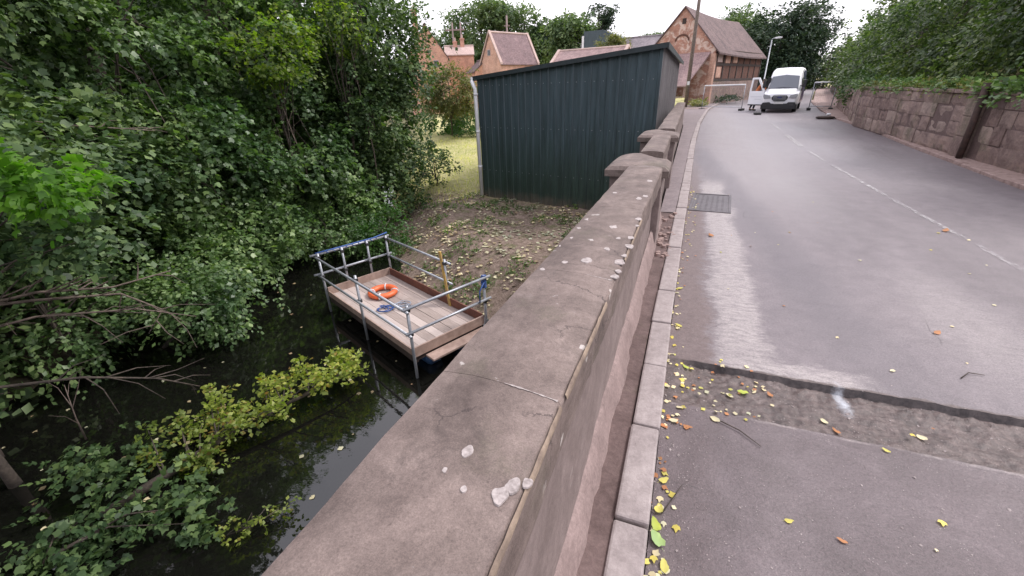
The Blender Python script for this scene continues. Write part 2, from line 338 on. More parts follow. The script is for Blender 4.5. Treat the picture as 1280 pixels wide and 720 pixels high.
M['water'] = water()

def ground():
    n = NT('ground_soil_grass'); xyz = n.sep(); X, Y = xyz[0], xyz[1]
    soil = n.ramp(n.noise(7, 8, .75, dist=.4), [(.3, (.1, .073, .058)), (.5, (.24, .18, .145)), (.7, (.38, .3, .25))])
    grass = n.ramp(n.noise(3, 8, .75), [(.3, (.28, .29, .11)), (.5, (.45, .42, .2)), (.7, (.58, .52, .3))])
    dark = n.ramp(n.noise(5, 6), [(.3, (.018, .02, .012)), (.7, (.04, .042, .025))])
    wob = n.math('MULTIPLY_ADD', n.math('SUBTRACT', n.noise(.8, 5, .65), .5), 6, Y)
    g = n.smooth(wob, 15.8, 18.5)
    gp = n.math('MULTIPLY', n.smooth(n.noise(1.9, 6, .7), .5, .62), .75)
    c = n.mix(soil, (.1, .125, .04), n.math('MULTIPLY', gp, .7))
    c = n.mix(c, grass, g)
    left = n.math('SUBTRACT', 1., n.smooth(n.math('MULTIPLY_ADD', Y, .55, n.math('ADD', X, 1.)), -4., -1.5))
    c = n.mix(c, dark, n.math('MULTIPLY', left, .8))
    n.prin(c, .95, n.bump(n.math('ADD', n.noise(9, 8, .8), n.math('MULTIPLY', n.noise(50, 4), .4)), 1, .06), 0, .15)
    return n.done()
M['ground'] = ground()

# ------------------------------------------------------------------ mesh helpers
def link(o, parent=None):
    COL.objects.link(o)
    if parent: o.parent = parent
    return o
def mesh(name, V, F, mat=None, parent=None, smooth=False, loc=None):
    me = bpy.data.meshes.new(name); me.from_pydata([tuple(map(float, v)) for v in V], [], F); me.update()
    if mat: me.materials.append(M[mat] if isinstance(mat, str) else mat)
    if smooth: me.polygons.foreach_set('use_smooth', [True]*len(me.polygons))
    o = bpy.data.objects.new(name, me)
    if loc is not None: o.location = loc
    return link(o, parent)
def fastmesh(name, V, nper, mat, parent=None, faces=None):
    """V (n*nper,3); faces: index pattern within one island, all same length"""
    V = np.asarray(V, dtype=np.float32); n = len(V)//nper
    pat = np.array(faces, dtype=np.int32); k = pat.shape[1]
    idx = (np.arange(n, dtype=np.int32)[:, None, None]*nper + pat[None]).reshape(-1)
    me = bpy.data.meshes.new(name); me.vertices.add(len(V)); me.vertices.foreach_set('co', V.reshape(-1))
    me.loops.add(len(idx)); me.loops.foreach_set('vertex_index', idx)
    nf = len(idx)//k; me.polygons.add(nf); me.polygons.foreach_set('loop_start', np.arange(nf, dtype=np.int32)*k)
    me.polygons.foreach_set('loop_total', np.full(nf, k, dtype=np.int32))
    me.update(calc_edges=True); me.validate(); me.materials.append(M[mat])
    return link(bpy.data.objects.new(name, me), parent)
class MB:
    def __init__(s): s.V = []; s.F = []
    def add(s, V, F):
        b = len(s.V); s.V += [tuple(v) for v in V]; s.F += [tuple(b+i for i in f) for f in F]; return s
    def box(s, x0, x1, y0, y1, z0, z1, T=None):
        V = [(x, y, z) for z in (z0, z1) for x, y in ((x0, y0), (x1, y0), (x1, y1), (x0, y1))]
        if T: V = [T(Vector(v)) for v in V]
        return s.add(V, [(3, 2, 1, 0), (4, 5, 6, 7), (0, 1, 5, 4), (1, 2, 6, 5), (2, 3, 7, 6), (3, 0, 4, 7)])
    def prism(s, P, h0, h1, ax='z', T=None):
        """polygon P in 2D extruded between h0 and h1 along ax"""
        n = len(P)
        def mk(p, h): return {'z': (p[0], p[1], h), 'y': (p[0], h, p[1]), 'x': (h, p[0], p[1])}[ax]
        V = [mk(p, h0) for p in P] + [mk(p, h1) for p in P]
        if T: V = [T(Vector(v)) for v in V]
        F = [tuple(range(n-1, -1, -1)), tuple(range(n, 2*n))] + [(i, (i+1) % n, n+(i+1) % n, n+i) for i in range(n)]
        return s.add(V, F)
    def tube(s, P, r, n=8, cap=True):
        P = [Vector(p) for p in P]; rr = r if isinstance(r, (list, tuple)) else [r]*len(P); V = []; F = []
        up = Vector((0, 0, 1)); prev = None
        for i, p in enumerate(P):
            d = (P[min(i+1, len(P)-1)] - P[max(i-1, 0)]).normalized()
            a = prev - d*prev.dot(d) if prev else (up.cross(d) if abs(d.z) < .95 else Vector((1, 0, 0)).cross(d))
            a.normalize(); prev = a; b = d.cross(a)
            for k in range(n):
                t = 2*math.pi*k/n; V.append(p + (a*math.cos(t) + b*math.sin(t))*rr[i])
        for i in range(len(P)-1):
            for k in range(n): F.append((i*n+k, i*n+(k+1) % n, (i+1)*n+(k+1) % n, (i+1)*n+k))
        if cap: F += [tuple(range(n-1, -1, -1)), tuple((len(P)-1)*n+k for k in range(n))]
        return s.add(V, F)
    def build(s, name, mat, parent=None, smooth=False, loc=None, bevel=0, seg=2):
        o = mesh(name, s.V, s.F, mat, parent, smooth, loc)
        if bevel:
            b = o.modifiers.new('bevel', 'BEVEL'); b.width = bevel; b.segments = seg; b.limit_method = 'ANGLE'; b.angle_limit = R(35)
        return o
def tag(o, label=None, cat=None, group=None, kind=None):
    if label: o['label'] = label
    if cat: o['category'] = cat
    if group: o['group'] = group
    if kind: o['kind'] = kind
    return o
def thing(name, label, cat, loc=(0, 0, 0), rz=0, group=None):
    o = bpy.data.objects.new(name, None); o.location = loc; o.rotation_euler = (0, 0, rz); o.empty_display_size = .2
    COL.objects.link(o); return tag(o, label, cat, group)
def sm(t, a, b):
    t = np.clip((t-a)/(b-a), 0, 1); return t*t*(3-2*t)
def nz(x, y, s=1., z=0.): return mnoise.noise(Vector((x*s, y*s, z)))

# ------------------------------------------------------------------ the ground, river, road
RIVER = np.array([(1.2, -4.5), (-6.5, -2.2), (-11.2, 2.2), (-14.5, 8), (-19, 15), (-27, 26), (-22, 29), (-15.5, 20), (-10.6, 13), (-8.2, 10.3), (-6.8, 9.2), (-4.2, 8.1), (1.2, 7.0)])
def river_dist(x, y):
    best = 1e9; inside = False; n = len(RIVER)
    for i in range(n):
        ax, ay = RIVER[i]; bx, by = RIVER[(i+1) % n]
        dx, dy = bx-ax, by-ay; t = max(0, min(1, ((x-ax)*dx+(y-ay)*dy)/(dx*dx+dy*dy)))
        best = min(best, math.hypot(x-ax-t*dx, y-ay-t*dy))
        if (ay > y) != (by > y) and x < (bx-ax)*(y-ay)/(by-ay)+ax: inside = not inside
    return -best if inside else best
def road_right(y):  return float(np.interp(y, [-5, 10, 15, 20, 26, 33, 43.5, 74, 108, 160], [5.4, 5.43, 5.75, 6.2, 6.45, 7.3, 8.9, 15.2, 22.5, 35]))
def road_left(y):   return float(np.interp(y, [-5, 3, 5, 7.4, 11, 15.6, 23.3, 33.4, 38.4, 45.8, 53.7, 74, 108, 160], [.06, .07, .1, .14, .2, .26, .5, 1.05, 1.55, 2.5, 4.3, 9.4, 16.8, 29]))
def wall_x(y):      return float(np.interp(y, [-5, 15, 22, 27, 34, 43, 74, 108], [5.98, 5.98, 6.15, 7.15, 8.4, 10.6, 17, 25]))
def ground_z(x, y):
    if x > -.45: return -.22
    d = river_dist(x, y)
    left = y*.75 + x < -6.0 and d > 0 and (x < -12 or y < 2)
    base = -2.45 + .9*sm(y, 17, 45) + 2.3*sm(y, 24, 36)*sm(x, -9, -3) + 1.2*sm(y, 45, 90)
    if left: base = -2.0 + 1.6*sm(d, 1, 12)
    if d < 0: z = -3.45 - 1.1*sm(-d, 0, 1.2)
    else: z = -3.45 + (base+3.45)*sm(d, -.2, 2.6)
    return z + .10*nz(x, y, .9) + .04*nz(x, y, 3)
def grid(xs, ys, zf, name, mat, kind='structure', smooth=True, skip=None):
    V = [(x, y, zf(x, y)) for y in ys for x in xs]; n = len(xs)
    F = [(j*n+i, j*n+i+1, (j+1)*n+i+1, (j+1)*n+i) for j in range(len(ys)-1) for i in range(n-1) if not (skip and skip(xs[i], ys[j]))]
    return tag(mesh(name, V, F, mat, None, smooth), kind=kind)
xs = [-300, -200, -130, -90, -65, -50, -40, -32] + list(np.arange(-27, -.5, .3)) + [-.44, -.4] + [0, 1.5, 3, 4.5, 5.5] + list(np.arange(6.1, 14, .5)) + [16, 20, 26, 34, 45, 60, 90, 130, 200, 300]
ys = [-200, -100, -50, -25, -14, -8, -6] + list(np.arange(-5, 26, .3)) + list(np.arange(26, 50, 1.)) + [53, 57, 62, 68, 76, 86, 100, 120, 150, 200, 300, 500, 900]
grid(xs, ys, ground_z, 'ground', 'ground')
V = []; F = []; yh = list(np.arange(-20, 60, 1.)) + list(np.arange(60, 300, 12.)); dh = [0, .6, 1.5, 3, 5, 8, 12, 20, 40, 90, 200]
for y in yh:
    for d in dh:
        x = wall_x(min(y, 108))+.3+d+max(0, y-108)*.3; V.append((x, y, -.3 if d == 0 and y > 60 else 1.3*(1-sm(y, 26, 34)*.5) + min(3.5, d*.22) + .08*nz(x, y, .8)))
for j in range(len(yh)-1):
    for i in range(len(dh)-1): k = j*len(dh)+i; F.append((k, k+1, k+len(dh)+1, k+len(dh)))
tag(mesh('hillside', V, F, 'ground', None, True), kind='structure')
tag(mesh('river_water', [(-30, -12, -3.4), (-.5, -12, -3.4), (-.5, 30, -3.4), (-30, 30, -3.4)], [(0, 1, 2, 3)], 'water'), kind='structure')

def road_z(x, y):
    z = .004*nz(x, y, 6)
    if 2.3 < y < 2.9:
        t = (y-2.35)/.5
        if 0 <= t <= 1:
            d = .010 + .036*min(1, t*1.3) + .014*nz(x, y, 9) + .010*nz(x, y, 25)
            z -= max(.004, d)*(sm(x, .1, .32)*.8+.2)
    return z
def warp(x): return .014*nz(x, 0, 1.5) + .009*nz(x, 0, 9) + .007*nz(x, 0, 21)
rows = list(np.arange(-4, 1.0, .5)) + list(np.arange(1.0, 2.34, .05)) + [2.34, 2.347, 2.352] + list(np.arange(2.37, 2.85, .02)) + [2.853, 2.858] + list(np.arange(2.9, 5, .1)) + list(np.arange(5, 30, 1)) + list(np.arange(30, 170, 3.))
ncol = 420
V = []; F = []
for y in rows:
    a, b = road_left(y), road_right(y)
    for i in range(ncol+1):
        t = (i/ncol)**1.5; x = a+(b-a)*t
        inb = 2.0 < y < 3.2
        yy = y + (warp(x)*(1 if y > 2.6 else .7) if inb else 0)
        V.append((x, yy, road_z(x, y)))
for j in range(len(rows)-1):
    for i in range(ncol):
        k = j*(ncol+1)+i; F.append((k, k+1, k+ncol+2, k+ncol+1))
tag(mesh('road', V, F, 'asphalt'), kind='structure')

def strip(name, mat, fa, fb, za, zb, ys, th=.2, smooth=False):
    """a raised strip along the road between curves fa and fb"""
    V = []; F = []
    for y in ys:
        a, b = fa(y), fb(y); V += [(a, y, za-th), (a, y, za), (b, y, zb), (b, y, zb-th)]
    for j in range(len(ys)-1):
        k = 4*j; F += [(k, k+1, k+5, k+4), (k+1, k+2, k+6, k+5), (k+2, k+3, k+7, k+6)]
    return tag(mesh(name, V, F, mat, None, smooth), kind='structure')
# left kerb: individual stones in one strip of the setting
kb = MB(); y = -3.0; rnd = random.Random(4)
while y < 60:
    L = .62 if y < 12 else 1.2
    a, b = road_left(y), road_left(y+L); wv = rnd.uniform(-.004, .004)
    P = [(a-.155+wv, y+.006), (a-.005+wv, y+.006), (b-.005+wv, y+L-.006), (b-.155+wv, y+L-.006)]
    kb.prism(P, -.2, .1+rnd.uniform(-.006, .006)); y += L
tag(kb.build('kerb', 'kerb', bevel=.012), kind='structure')
kb = MB(); y = -3.0
while y < 46:
    L = .9; a, b = road_right(y), road_right(y+L)
    kb.prism([(a+.004, y+.005), (a+.14, y+.005), (b+.14, y+L-.005), (b+.004, y+L-.005)], -.2, .07+rnd.uniform(-.01, .01)); y += L
tag(kb.build('kerb_far_side', 'rubble', bevel=.015), kind='structure')
yy = list(np.arange(-4, 60, .8)) + [66, 74, 90, 108]
strip('pavement_far_side', 'rubble', lambda y: road_right(y)+.142, lambda y: wall_x(y)+.3, .055, .09, yy)
# narrow margin between parapet and kerb
strip('margin', 'dirt_strip', lambda y: -.235, lambda y: road_left(y)-.158, .085, .078, list(np.arange(-3, 6.9, .15)))
strip('pavement', 'pave', lambda y: -.24 if y < 21.5 else np.interp(y, [21.5, 30, 45, 60, 108], [-.24, -.9, -1.4, 1.5, 14]), lambda y: road_left(y)-.158, .09, .095, list(np.arange(6.62, 60, .6)) + [74, 108])
tag(mesh('driveway_strip', [(-.3, 34.5, .105), (1.0, 34.5, .105), (1.1, 36, .105), (-.5, 36, .105)], [(0, 1, 2, 3)], 'mortar'), kind='structure')
# mortar haunch against the parapet foot
V = []; F = []; hy = list(np.arange(-2, 6.3, .06))
for y in hy:
    wv = .02*nz(0, y, 2.3) + .012*nz(3, y, 9); hz = .24 + .05*nz(5, y, 1.7) + .03*nz(9, y, 8)
    V += [(-.262, y, hz+.02), (-.238, y, hz), (-.222+wv*.5, y, .19+wv), (-.2+wv, y, .12), (-.178+wv, y, .06)]
for j in range(len(hy)-1):
    for k in range(4): F.append((5*j+k, 5*j+k+1, 5*j+k+6, 5*j+k+5))
tag(mesh('mortar_fillet', V, F, 'mortar', None, True), kind='structure')
# painted centre line
def dash(y0, y1, x0, x1, wd=.09):
    V = []; n = max(2, int((y1-y0)/.4)); 
    for i in range(n+1):
        t = i/n; x = x0+(x1-x0)*t; y = y0+(y1-y0)*t; V += [(x-wd/2, y, .008), (x+wd/2, y, .008)]
    return V, [(2*i, 2*i+1, 2*i+3, 2*i+2) for i in range(n)]
for (a, b, c, d, wd) in [(5.2, 8.4, 3.37, 3.25, .07), (8.4, 12.0, 3.25, 3.17, .07), (12.6, 14.2, 3.16, 3.16, .07), (15.3, 18.6, 3.17, 3.28, .16), (20.5, 23.5, 3.36, 3.46, .12), (25.5, 28, 3.6, 3.8, .1)]:
    V, F = dash(a, b, c, d, wd); tag(mesh('road_marking', V, F, 'road_paint'), kind='structure')

# ------------------------------------------------------------------ parapet
par = thing('bridge_parapet', 'low brown sandstone bridge parapet running from the bottom of the photo to the shed', 'parapet', (-.42, 3, 0))
P0 = Vector((-.42, 3, 0))
def loc_(V, o): return [tuple(Vector(v)-o) for v in V]
class LMB(MB):
    def __init__(s, o): super().__init__(); s.o = Vector(o)
    def build(s, *a, **k): s.V = loc_(s.V, s.o); return super().build(*a, **k)
rnd = random.Random(7)
# body with slight batter, wavy
b = LMB(P0); ysb = list(np.arange(-2.5, 21.6, .2)); V = []; F = []
for y in ysb:
    q = .004*nz(1, y, 1.3) + (-.012 if y < 1 else -.012+.02*min(1, (y-1)/3)) + (0 if y < 5 else .02)
    V += [(-.585, y, -4.3), (-.585, y, .86), (-.262-q, y, .86), (-.262-q+.008*nz(2, y, 3), y, .5), (-.252-q, y, -.25), (-.252-q, y, -4.3)]
for j in range(len(ysb)-1):
    for k in range(5): F.append((6*j+k, 6*j+6+k, 6*j+7+k, 6*j+k+1))
F += [(0, 1, 2, 3, 4, 5), tuple(6*(len(ysb)-1)+k for k in (5, 4, 3, 2, 1, 0))]
b.add(V, F); b.build('wall_body', 'parapet', par)
# coping stones
def coping(y0, y1, xl, xr, zt, skew0=0, skew1=0):
    b = LMB(P0); n = max(6, int((y1-y0)/.05)); prof = []
    cs = [(0, -.19), (0, -.016), (.02, 0), (.1, .005), (.3, .012), (.5, .015), (.7, .013), (.88, .007), (.975, .001), (1, -.012), (1.0, -.19)]
    V = []; F = []; m = len(cs)
    for j in range(n+1):
        t = j/n
        for (c, dz) in cs:
            yq = y0+(y1-y0)*t
            if y0 < 4: xl = float(np.interp(yq, [-2.2, .95, 1.83, 3.1, 4.9], [-.665, -.65, -.625, -.597, -.565])); xr = float(np.interp(yq, [-2.2, .95, 1.83, 3.1, 4.9], [-.243, -.237, -.228, -.218, -.207]))
            x = xl+(xr-xl)*c; y = y0+(y1-y0)*t + (skew0*(1-t)+skew1*t)*(c-.5)
            edge = 1 if c in (0, 1, .025, .965) else .25
            x += edge*(.008*nz(c*3, y, 3.1, zt) + .007*nz(c*3, y, 13))
            endr = .003*(max(0, 1-t*n/.9)+max(0, 1-(1-t)*n/.9))
            V.append((x, y, zt+dz-(endr if dz > -.1 else 0) + (.004*nz(x, y, 7) if dz > -.1 else 0)))
    for j in range(n):
        for k in range(m-1): F.append((j*m+k, j*m+k+1, (j+1)*m+k+1, (j+1)*m+k))
        F.append((j*m+m-1, j*m, (j+1)*m, (j+1)*m+m-1))
    F += [tuple(range(m-1, -1, -1)), tuple(n*m+k for k in range(m))]
    b.add(V, F); o = b.build('coping_stone', 'coping', par, True); o.data.set_sharp_from_angle(angle=R(28)); return o
CS = [(-2.2, -.9, -.655, -.245), (-.897, .947, -.655, -.238), (.949, 1.833, -.635, -.225), (1.8355, 3.1025, -.60, -.215), (3.1055, 4.9, -.565, -.205),
      (6.12, 7.2, -.565, -.265), (7.203, 8.18, -.565, -.265), (9.32, 11.3, -.58, -.24), (11.304, 13.6, -.6, -.25), (13.604, 16.2, -.6, -.25), (16.204, 19, -.6, -.26), (19.004, 21.6, -.62, -.28)]
stones = []
for i, (a, bb, xl, xr) in enumerate(CS):
    stones.append((coping(a, bb, xl, xr, 1.03 + (.0 if i < 5 else -.01), .0 if i == 0 else -.03, -.03), a, bb, xl, xr))
# sandy mortar arris along the road-side edge of the near stones
for (a, bb) in [(-.88, .93), (.97, 1.6), (2.1, 2.9)]:
    b = LMB(P0); pts = []; V = []; F = []
    for y in np.arange(a, bb, .03):
        x0 = float(np.interp(y, [-1, .9, 1.8, 3.1], [-.238, -.236, -.222, -.213])); ww = .002+.006*nz(8, y, 6)+.003*nz(8, y, 21)
        V += [(x0-.002-ww*.9, y, 1.0315), (x0+.0005, y, 1.027), (x0+.004, y, 1.016), (x0+.002, y, 1.004+.012*nz(4, y, 9))]
    n = len(V)//4
    for j in range(n-1):
        for k in range(3): F.append((4*j+k, 4*j+k+1, 4*j+k+5, 4*j+k+4))
    b.add(V, F); b.build('mortar_edge', 'edge_mortar', par, True)
for (yj, xa, xb, zt) in ((.948, -.42, -.25, 1.043), (1.834, -.36, -.24, 1.043)):
    b = LMB(P0); V = []; F = []
    for i in range(24):
        t = i/23; x = xa+(xb-xa)*t; y = yj-.03*((x+.655)/.417-.5); ww = .001+.007*abs(nz(x*3, 2, 14)); z = 1.03+.0145*math.sin(max(0, min(1, (x+.655)/.417))*math.pi)+.0015
        V += [(x, y-ww, z), (x, y+ww, z)]
    b.add(V, [(2*i, 2*i+2, 2*i+3, 2*i+1) for i in range(23)]); b.build('joint_mortar', 'lichen', par, True)
# piers with their big caps and road-side pilasters
def cap_poly(y0, L, xl=-.83, xr=-.14, grow=0):
    P = [(xr+grow, y0-grow), (xr+grow, y0+L*.55+grow)]
    for t in np.linspace(0, 1, 4): P.append((xr+grow-.11*t, y0+L*.55+grow+.04*t))
    P += [(-.56, y0+L+grow), (-.6, y0+L+grow)]
    for t in np.linspace(0, math.pi/2, 7)[1:]: P.append((-.60-(-.60-xl)*math.sin(t)-grow, y0+L*.55+(L*.45)*math.cos(t)))
    P.append((xl-grow, y0-grow)); return P
for (y0, L) in ((4.96, 1.13), (8.22, 1.08)):
    b = LMB(P0); b.prism([(-.78, y0+.06), (-.2, y0+.06), (-.2, y0+.62), (-.78, y0+.62)], -4.3, .9); b.build('pier', 'parapet', par, bevel=.01)
    b = LMB(P0); lo = cap_poly(y0, L, grow=.0); hi = [(-.5+(x+.5)*.86, y0+.04+(y-y0)*.92) for x, y in lo]
    n = len(lo); V = [(x, y, .902) for x, y in lo]+[(x, y, .975) for x, y in lo]+[(x, y, 1.012) for x, y in hi]+[(-.5+(x+.5)*.5, y0+.2+(y-y0)*.6, 1.035) for x, y in lo]
    F = [tuple(range(n-1, -1, -1))]+[(a*n+i, a*n+(i+1) % n, (a+1)*n+(i+1) % n, (a+1)*n+i) for a in range(3) for i in range(n)]+[tuple(3*n+i for i in range(n))]
    b.add(V, F); b.build('pier_cap', 'coping', par)
# lichen spots
def blob(mat, name, parent, c, r, z0, th, rr, n=22, el=1.):
    ph = rr.random()*9; V = []
    for sc, z in ((1, 0), (.93, th)):
        for k in range(n):
            t = 2*math.pi*k/n; q = r*sc*(.8+.38*nz(math.cos(t)*.6+ph, math.sin(t)*.6+ph, 1.6)+.08*nz(math.cos(t)-ph, math.sin(t)+ph, 3))
            V.append((c[0]+q*math.cos(t), c[1]+q*math.sin(t)*el, z0+z))
    V.append((c[0], c[1], z0+th)); F = [(k, (k+1) % n, n+(k+1) % n, n+k) for k in range(n)]+[(n+k, n+(k+1) % n, 2*n) for k in range(n)]
    return V, F
spots = [(-.405, .67, .016), (-.268, .62, .018), (-.285, .585, .02), (-.43, .60, .007), (-.365, .57, .008), (-.24, .64, .012)]
for (x, y) in [(-.235, 1.86), (-.228, 1.93), (-.24, 2.05), (-.23, 2.15), (-.226, 2.3), (-.233, 2.45), (-.225, 2.7), (-.235, 2.85), (-.585, 1.85), (-.575, 2.2), (-.56, 2.35), (-.565, 2.55), (-.55, 2.75), (-.4, 2.0), (-.5, 1.95), (-.33, 2.2), (-.36, 2.6), (-.3, 3.4), (-.26, 3.5), (-.5, 3.55), (-.28, 4.1), (-.3, 2.4)]:
    spots.append((x, y, rnd.uniform(.014, .034)))
for i, (x, y, r) in enumerate(spots):
    b = LMB(P0); c = (x+.6)/.4; z = 1.03 + .0145*math.sin(max(0, min(1, c))*math.pi)+.001
    V, F = blob(None, None, None, (x, y), r*1.15, z-.0035, .0045, rnd, el=1.3); b.add(V, F); b.build('lichen_patch', 'lichen', par)
# low rubble lump against kerb where the paving starts
b = MB(); rr = random.Random(3)
for i in range(46):
    x = rr.uniform(-.2, .0); y = rr.uniform(4.7, 6.6); s = rr.uniform(.012, .04)
    V, F = blob(None, None, None, (x, y), s, .08, s*.8, rr, 7); b.add(V, F)
tag(b.build('rubble_debris', 'rubble'), 'pinkish mortar rubble scattered in the gutter beside the first parapet pier', 'rubble', kind='stuff')

# ------------------------------------------------------------------ drain cover
dc = thing('drain_cover', 'rectangular iron drain cover set in the road beside the kerb', 'drain cover', (.5, 7.75, 0), R(-4))
b = MB(); b.box(-.31, .31, -.62, -.57, -.03, .012).box(-.31, .31, .57, .62, -.03, .012).box(-.31, -.27, -.568, .568, -.03, .012).box(.27, .31, -.568, .568, -.03, .012)
b.build('frame', 'iron', dc, bevel=.003)
b = MB(); b.box(-.262, .262, -.562, .562, -.03, .004)
for i in range(12):
    for j in range(6): b.box(-.235+j*.08, -.2+j*.08, -.52+i*.089, -.485+i*.089, .002, .0065)
b.build('cover_plate', 'iron', dc)

# ------------------------------------------------------------------ right-hand wall
rw = thing('stone_wall', 'weathered red sandstone block wall along the far side of the road', 'wall', (6, 12, 0))
W0 = Vector((6, 12, 0)); rr = random.Random(11)
b = LMB(W0); courses = [(.03, .42), (.42, .78), (.78, 1.12), (1.12, 1.38)]
for ci, (z0, z1) in enumerate(courses):
    y = 2.0 - rr.uniform(0, .5)
    while y < 48:
        L = rr.uniform(.38, 1.05)
        if 13.1 < y+L and y < 13.7: y = 13.72; continue
        if rr.random() < .0: pass
        xa, xb = wall_x(y), wall_x(y+L); o = rr.uniform(-.012, .02); g = .0035; zc = rr.uniform(-.015, .015)
        a0 = (xa+o, y+g); a1 = (xb+o, y+L-g)
        nn = 5; mm = 4; V = []; F = []
        for i in range(nn+1):
            for k in range(mm+1):
                t = i/nn; s_ = k/mm; e = (0 if i in (0, nn) or k in (0, mm) else 1)
                xx = a0[0]+(a1[0]-a0[0])*t; yv = a0[1]+(a1[1]-a0[1])*t; zz = z0+g+(z1-z0-2*g)*s_+zc*(0 if ci in (0,) and k == 0 else 1)
                V.append((xx-.006*e-.03*e*(.3+nz(yv, zz, 4)), yv, zz))
        for i in range(nn):
            for k in range(mm): q = i*(mm+1)+k; F.append((q, q+1, q+mm+2, q+mm+1))
        base = len(V)
        for (i, k) in ((0, 0), (0, mm), (nn, mm), (nn, 0)):
            v = V[i*(mm+1)+k]; V.append((v[0]+.28, v[1], v[2]))
        e0 = [0*(mm+1)+k for k in range(mm+1)]; e1 = [nn*(mm+1)+k for k in range(mm+1)]
        top = [i*(mm+1)+mm for i in range(nn+1)]
        F += [tuple(e0+[base+1, base]), tuple(list(reversed(e1))+[base+3, base+2]), tuple(top+[base+2, base+1])]
        b.add(V, F); y += L
b.build('blockwork', 'blocks', rw)
b = LMB(W0); V = []; F = []; yl = list(np.arange(1.5, 100, .5))
for y in yl: V += [(wall_x(y)+.012, y, -.3), (wall_x(y)+.012, y, 1.36), (wall_x(y)+.45, y, 1.36), (wall_x(y)+.45, y, -.3)]
for j in range(len(yl)-1):
    for k in range(3): F.append((4*j+k, 4*j+4+k, 4*j+5+k, 4*j+k+1))
b.add(V, F); b.build('core', 'dirt_strip', rw)
b = LMB(W0); y = 2
while y < 22:
    L = rr.uniform(.7, 1.1); o = rr.uniform(-.02, .02)
    if 13.0 < y+L and y < 13.7: y = 13.74; continue
    b.prism([(wall_x(y)-.04+o, y), (wall_x(y)+.34, y), (wall_x(y+L)+.34, y+L-.01), (wall_x(y+L)-.04+o, y+L-.01)], 1.385, 1.46+rr.uniform(-.01, .02)); y += L
b.build('coping', 'blocks', rw, bevel=.02)
b = LMB(W0)
for z0, z1 in ((.03, .5), (.505, .93), (.935, 1.38), (1.385, 1.55)):
    b.box(5.87 if z0 < 1.38 else 5.84, 6.35, 13.14, 13.7, z0, z1)
b.build('pilaster', 'blocks', rw, bevel=.02)
b = LMB(W0); b.tube([(5.84, 13.05, .05), (5.84, 13.05, .8), (5.83, 13.06, 1.62)], .065, 10)
b.build('rusty_pipe', 'rust', rw, True)

# ------------------------------------------------------------------ the green shed
sh = thing('metal_shed', 'dark blue-green corrugated metal shed with mono-pitch roof and white downpipe', 'shed', (-8.1, 17.0, -2.45))
S0 = Vector((-8.1, 17, -2.45)); A = Vector((-8.1, 17, 0)); B = Vector((-1.0, 15.2, 0)); fu = (B-A).normalized(); fl = (B-A).length
fn = Vector((-fu.y, fu.x, 0)); 
if fn.y < 0: fn = -fn
BK = Vector((-1.02, 30, 0))
def corr(P, Q, za, zb0, zb1, pitch, dep, name, mat, out):
    """vertical box-profile sheet from P to Q, base za, top zb0..zb1"""
    L = (Q-P).length; u = (Q-P)/L; V = []; F = []; xs_ = []; x = 0
    while x < L:
        for (dx, o) in ((0, 0), (pitch*.62, 0), (pitch*.70, 1), (pitch*.92, 1)):
            if x+dx < L: xs_.append((x+dx, o))
        x += pitch
    xs_.append((L, 0))
    for (x, o) in xs_:
        p = P+u*x+out*(dep*o); zt = zb0+(zb1-zb0)*x/L; V += [(p.x, p.y, za), (p.x, p.y, zt)]
    for i in range(len(xs_)-1): F.append((2*i, 2*i+2, 2*i+3, 2*i+1))
    V = loc_(V, S0); return mesh(name, V, F, mat, sh)
corr(A, B, -2.5, 2.2, 2.78, .333, .028, 'front_cladding', 'sheet_dark', -fn)
corr(B, BK, -2.5, 2.78, 2.78, .3, .03, 'side_cladding', 'sheet_light', Vector((1, 0, 0)))
u_ = (B-A)/fl; fx0 = None
for zz in (-1.3, .4, 1.95):
    x_ = .1
    while x_ < fl:
        p_ = A+u_*x_-fn*.002-S0; p_.z = zz-S0.z
        if fx0 is None: b = MB(); b.tube([(0, .004, 0), (0, -.012, 0)], .013, 6); fx0 = b.build('fixing', 'steel', sh); o_ = fx0
        else: o_ = fx0.copy(); COL.objects.link(o_); o_.parent = sh
        o_.location = p_; x_ += .333
b = LMB(S0)
for x_ in (1.0, 2.0, 3.0, 4.0, 5.0, 6.0):
    p_ = A+u_*(x_*.999)-fn*.0015; q_ = p_+u_*.012; zt_ = 2.18+.58*x_/fl; b.add([(p_.x, p_.y, -2.45), (q_.x, q_.y, -2.45), (q_.x, q_.y, zt_), (p_.x, p_.y, zt_)], [(0, 1, 2, 3)])
b.build('sheet_lap', 'trim_dark', sh)
A2 = A+Vector((1.3, 14.4, 0))*1.0; A2 = Vector((-8.1+(-.02), 31.8, 0))
corr(A2, A, -2.5, 2.2, 2.2, .3, .03, 'side_cladding', 'sheet_dark', Vector((-1, 0, 0)))
corr(BK, A2, -2.5, 2.78, 2.2, .3, .03, 'back_cladding', 'sheet_dark', Vector((0, 1, 0)))
def roofp(p, z): return (p.x, p.y, z)
o1 = -fn*.14
a, bq, c, d = A+o1-fu*.12, B+o1+fu*.16, BK+fn*.2+Vector((.16, 0, 0)), A2+fn*.2-fu*.12
b = LMB(S0); z = [2.2, 2.82, 2.82, 2.2]
V = [roofp(p, q+t) for t in (.02, .08) for p, q in zip((a, bq, c, d), z)]
b.add(V, [(3, 2, 1, 0), (4, 5, 6, 7), (0, 1, 5, 4), (1, 2, 6, 5), (2, 3, 7, 6), (3, 0, 4, 7)]); b.build('roof', 'trim_dark', sh)
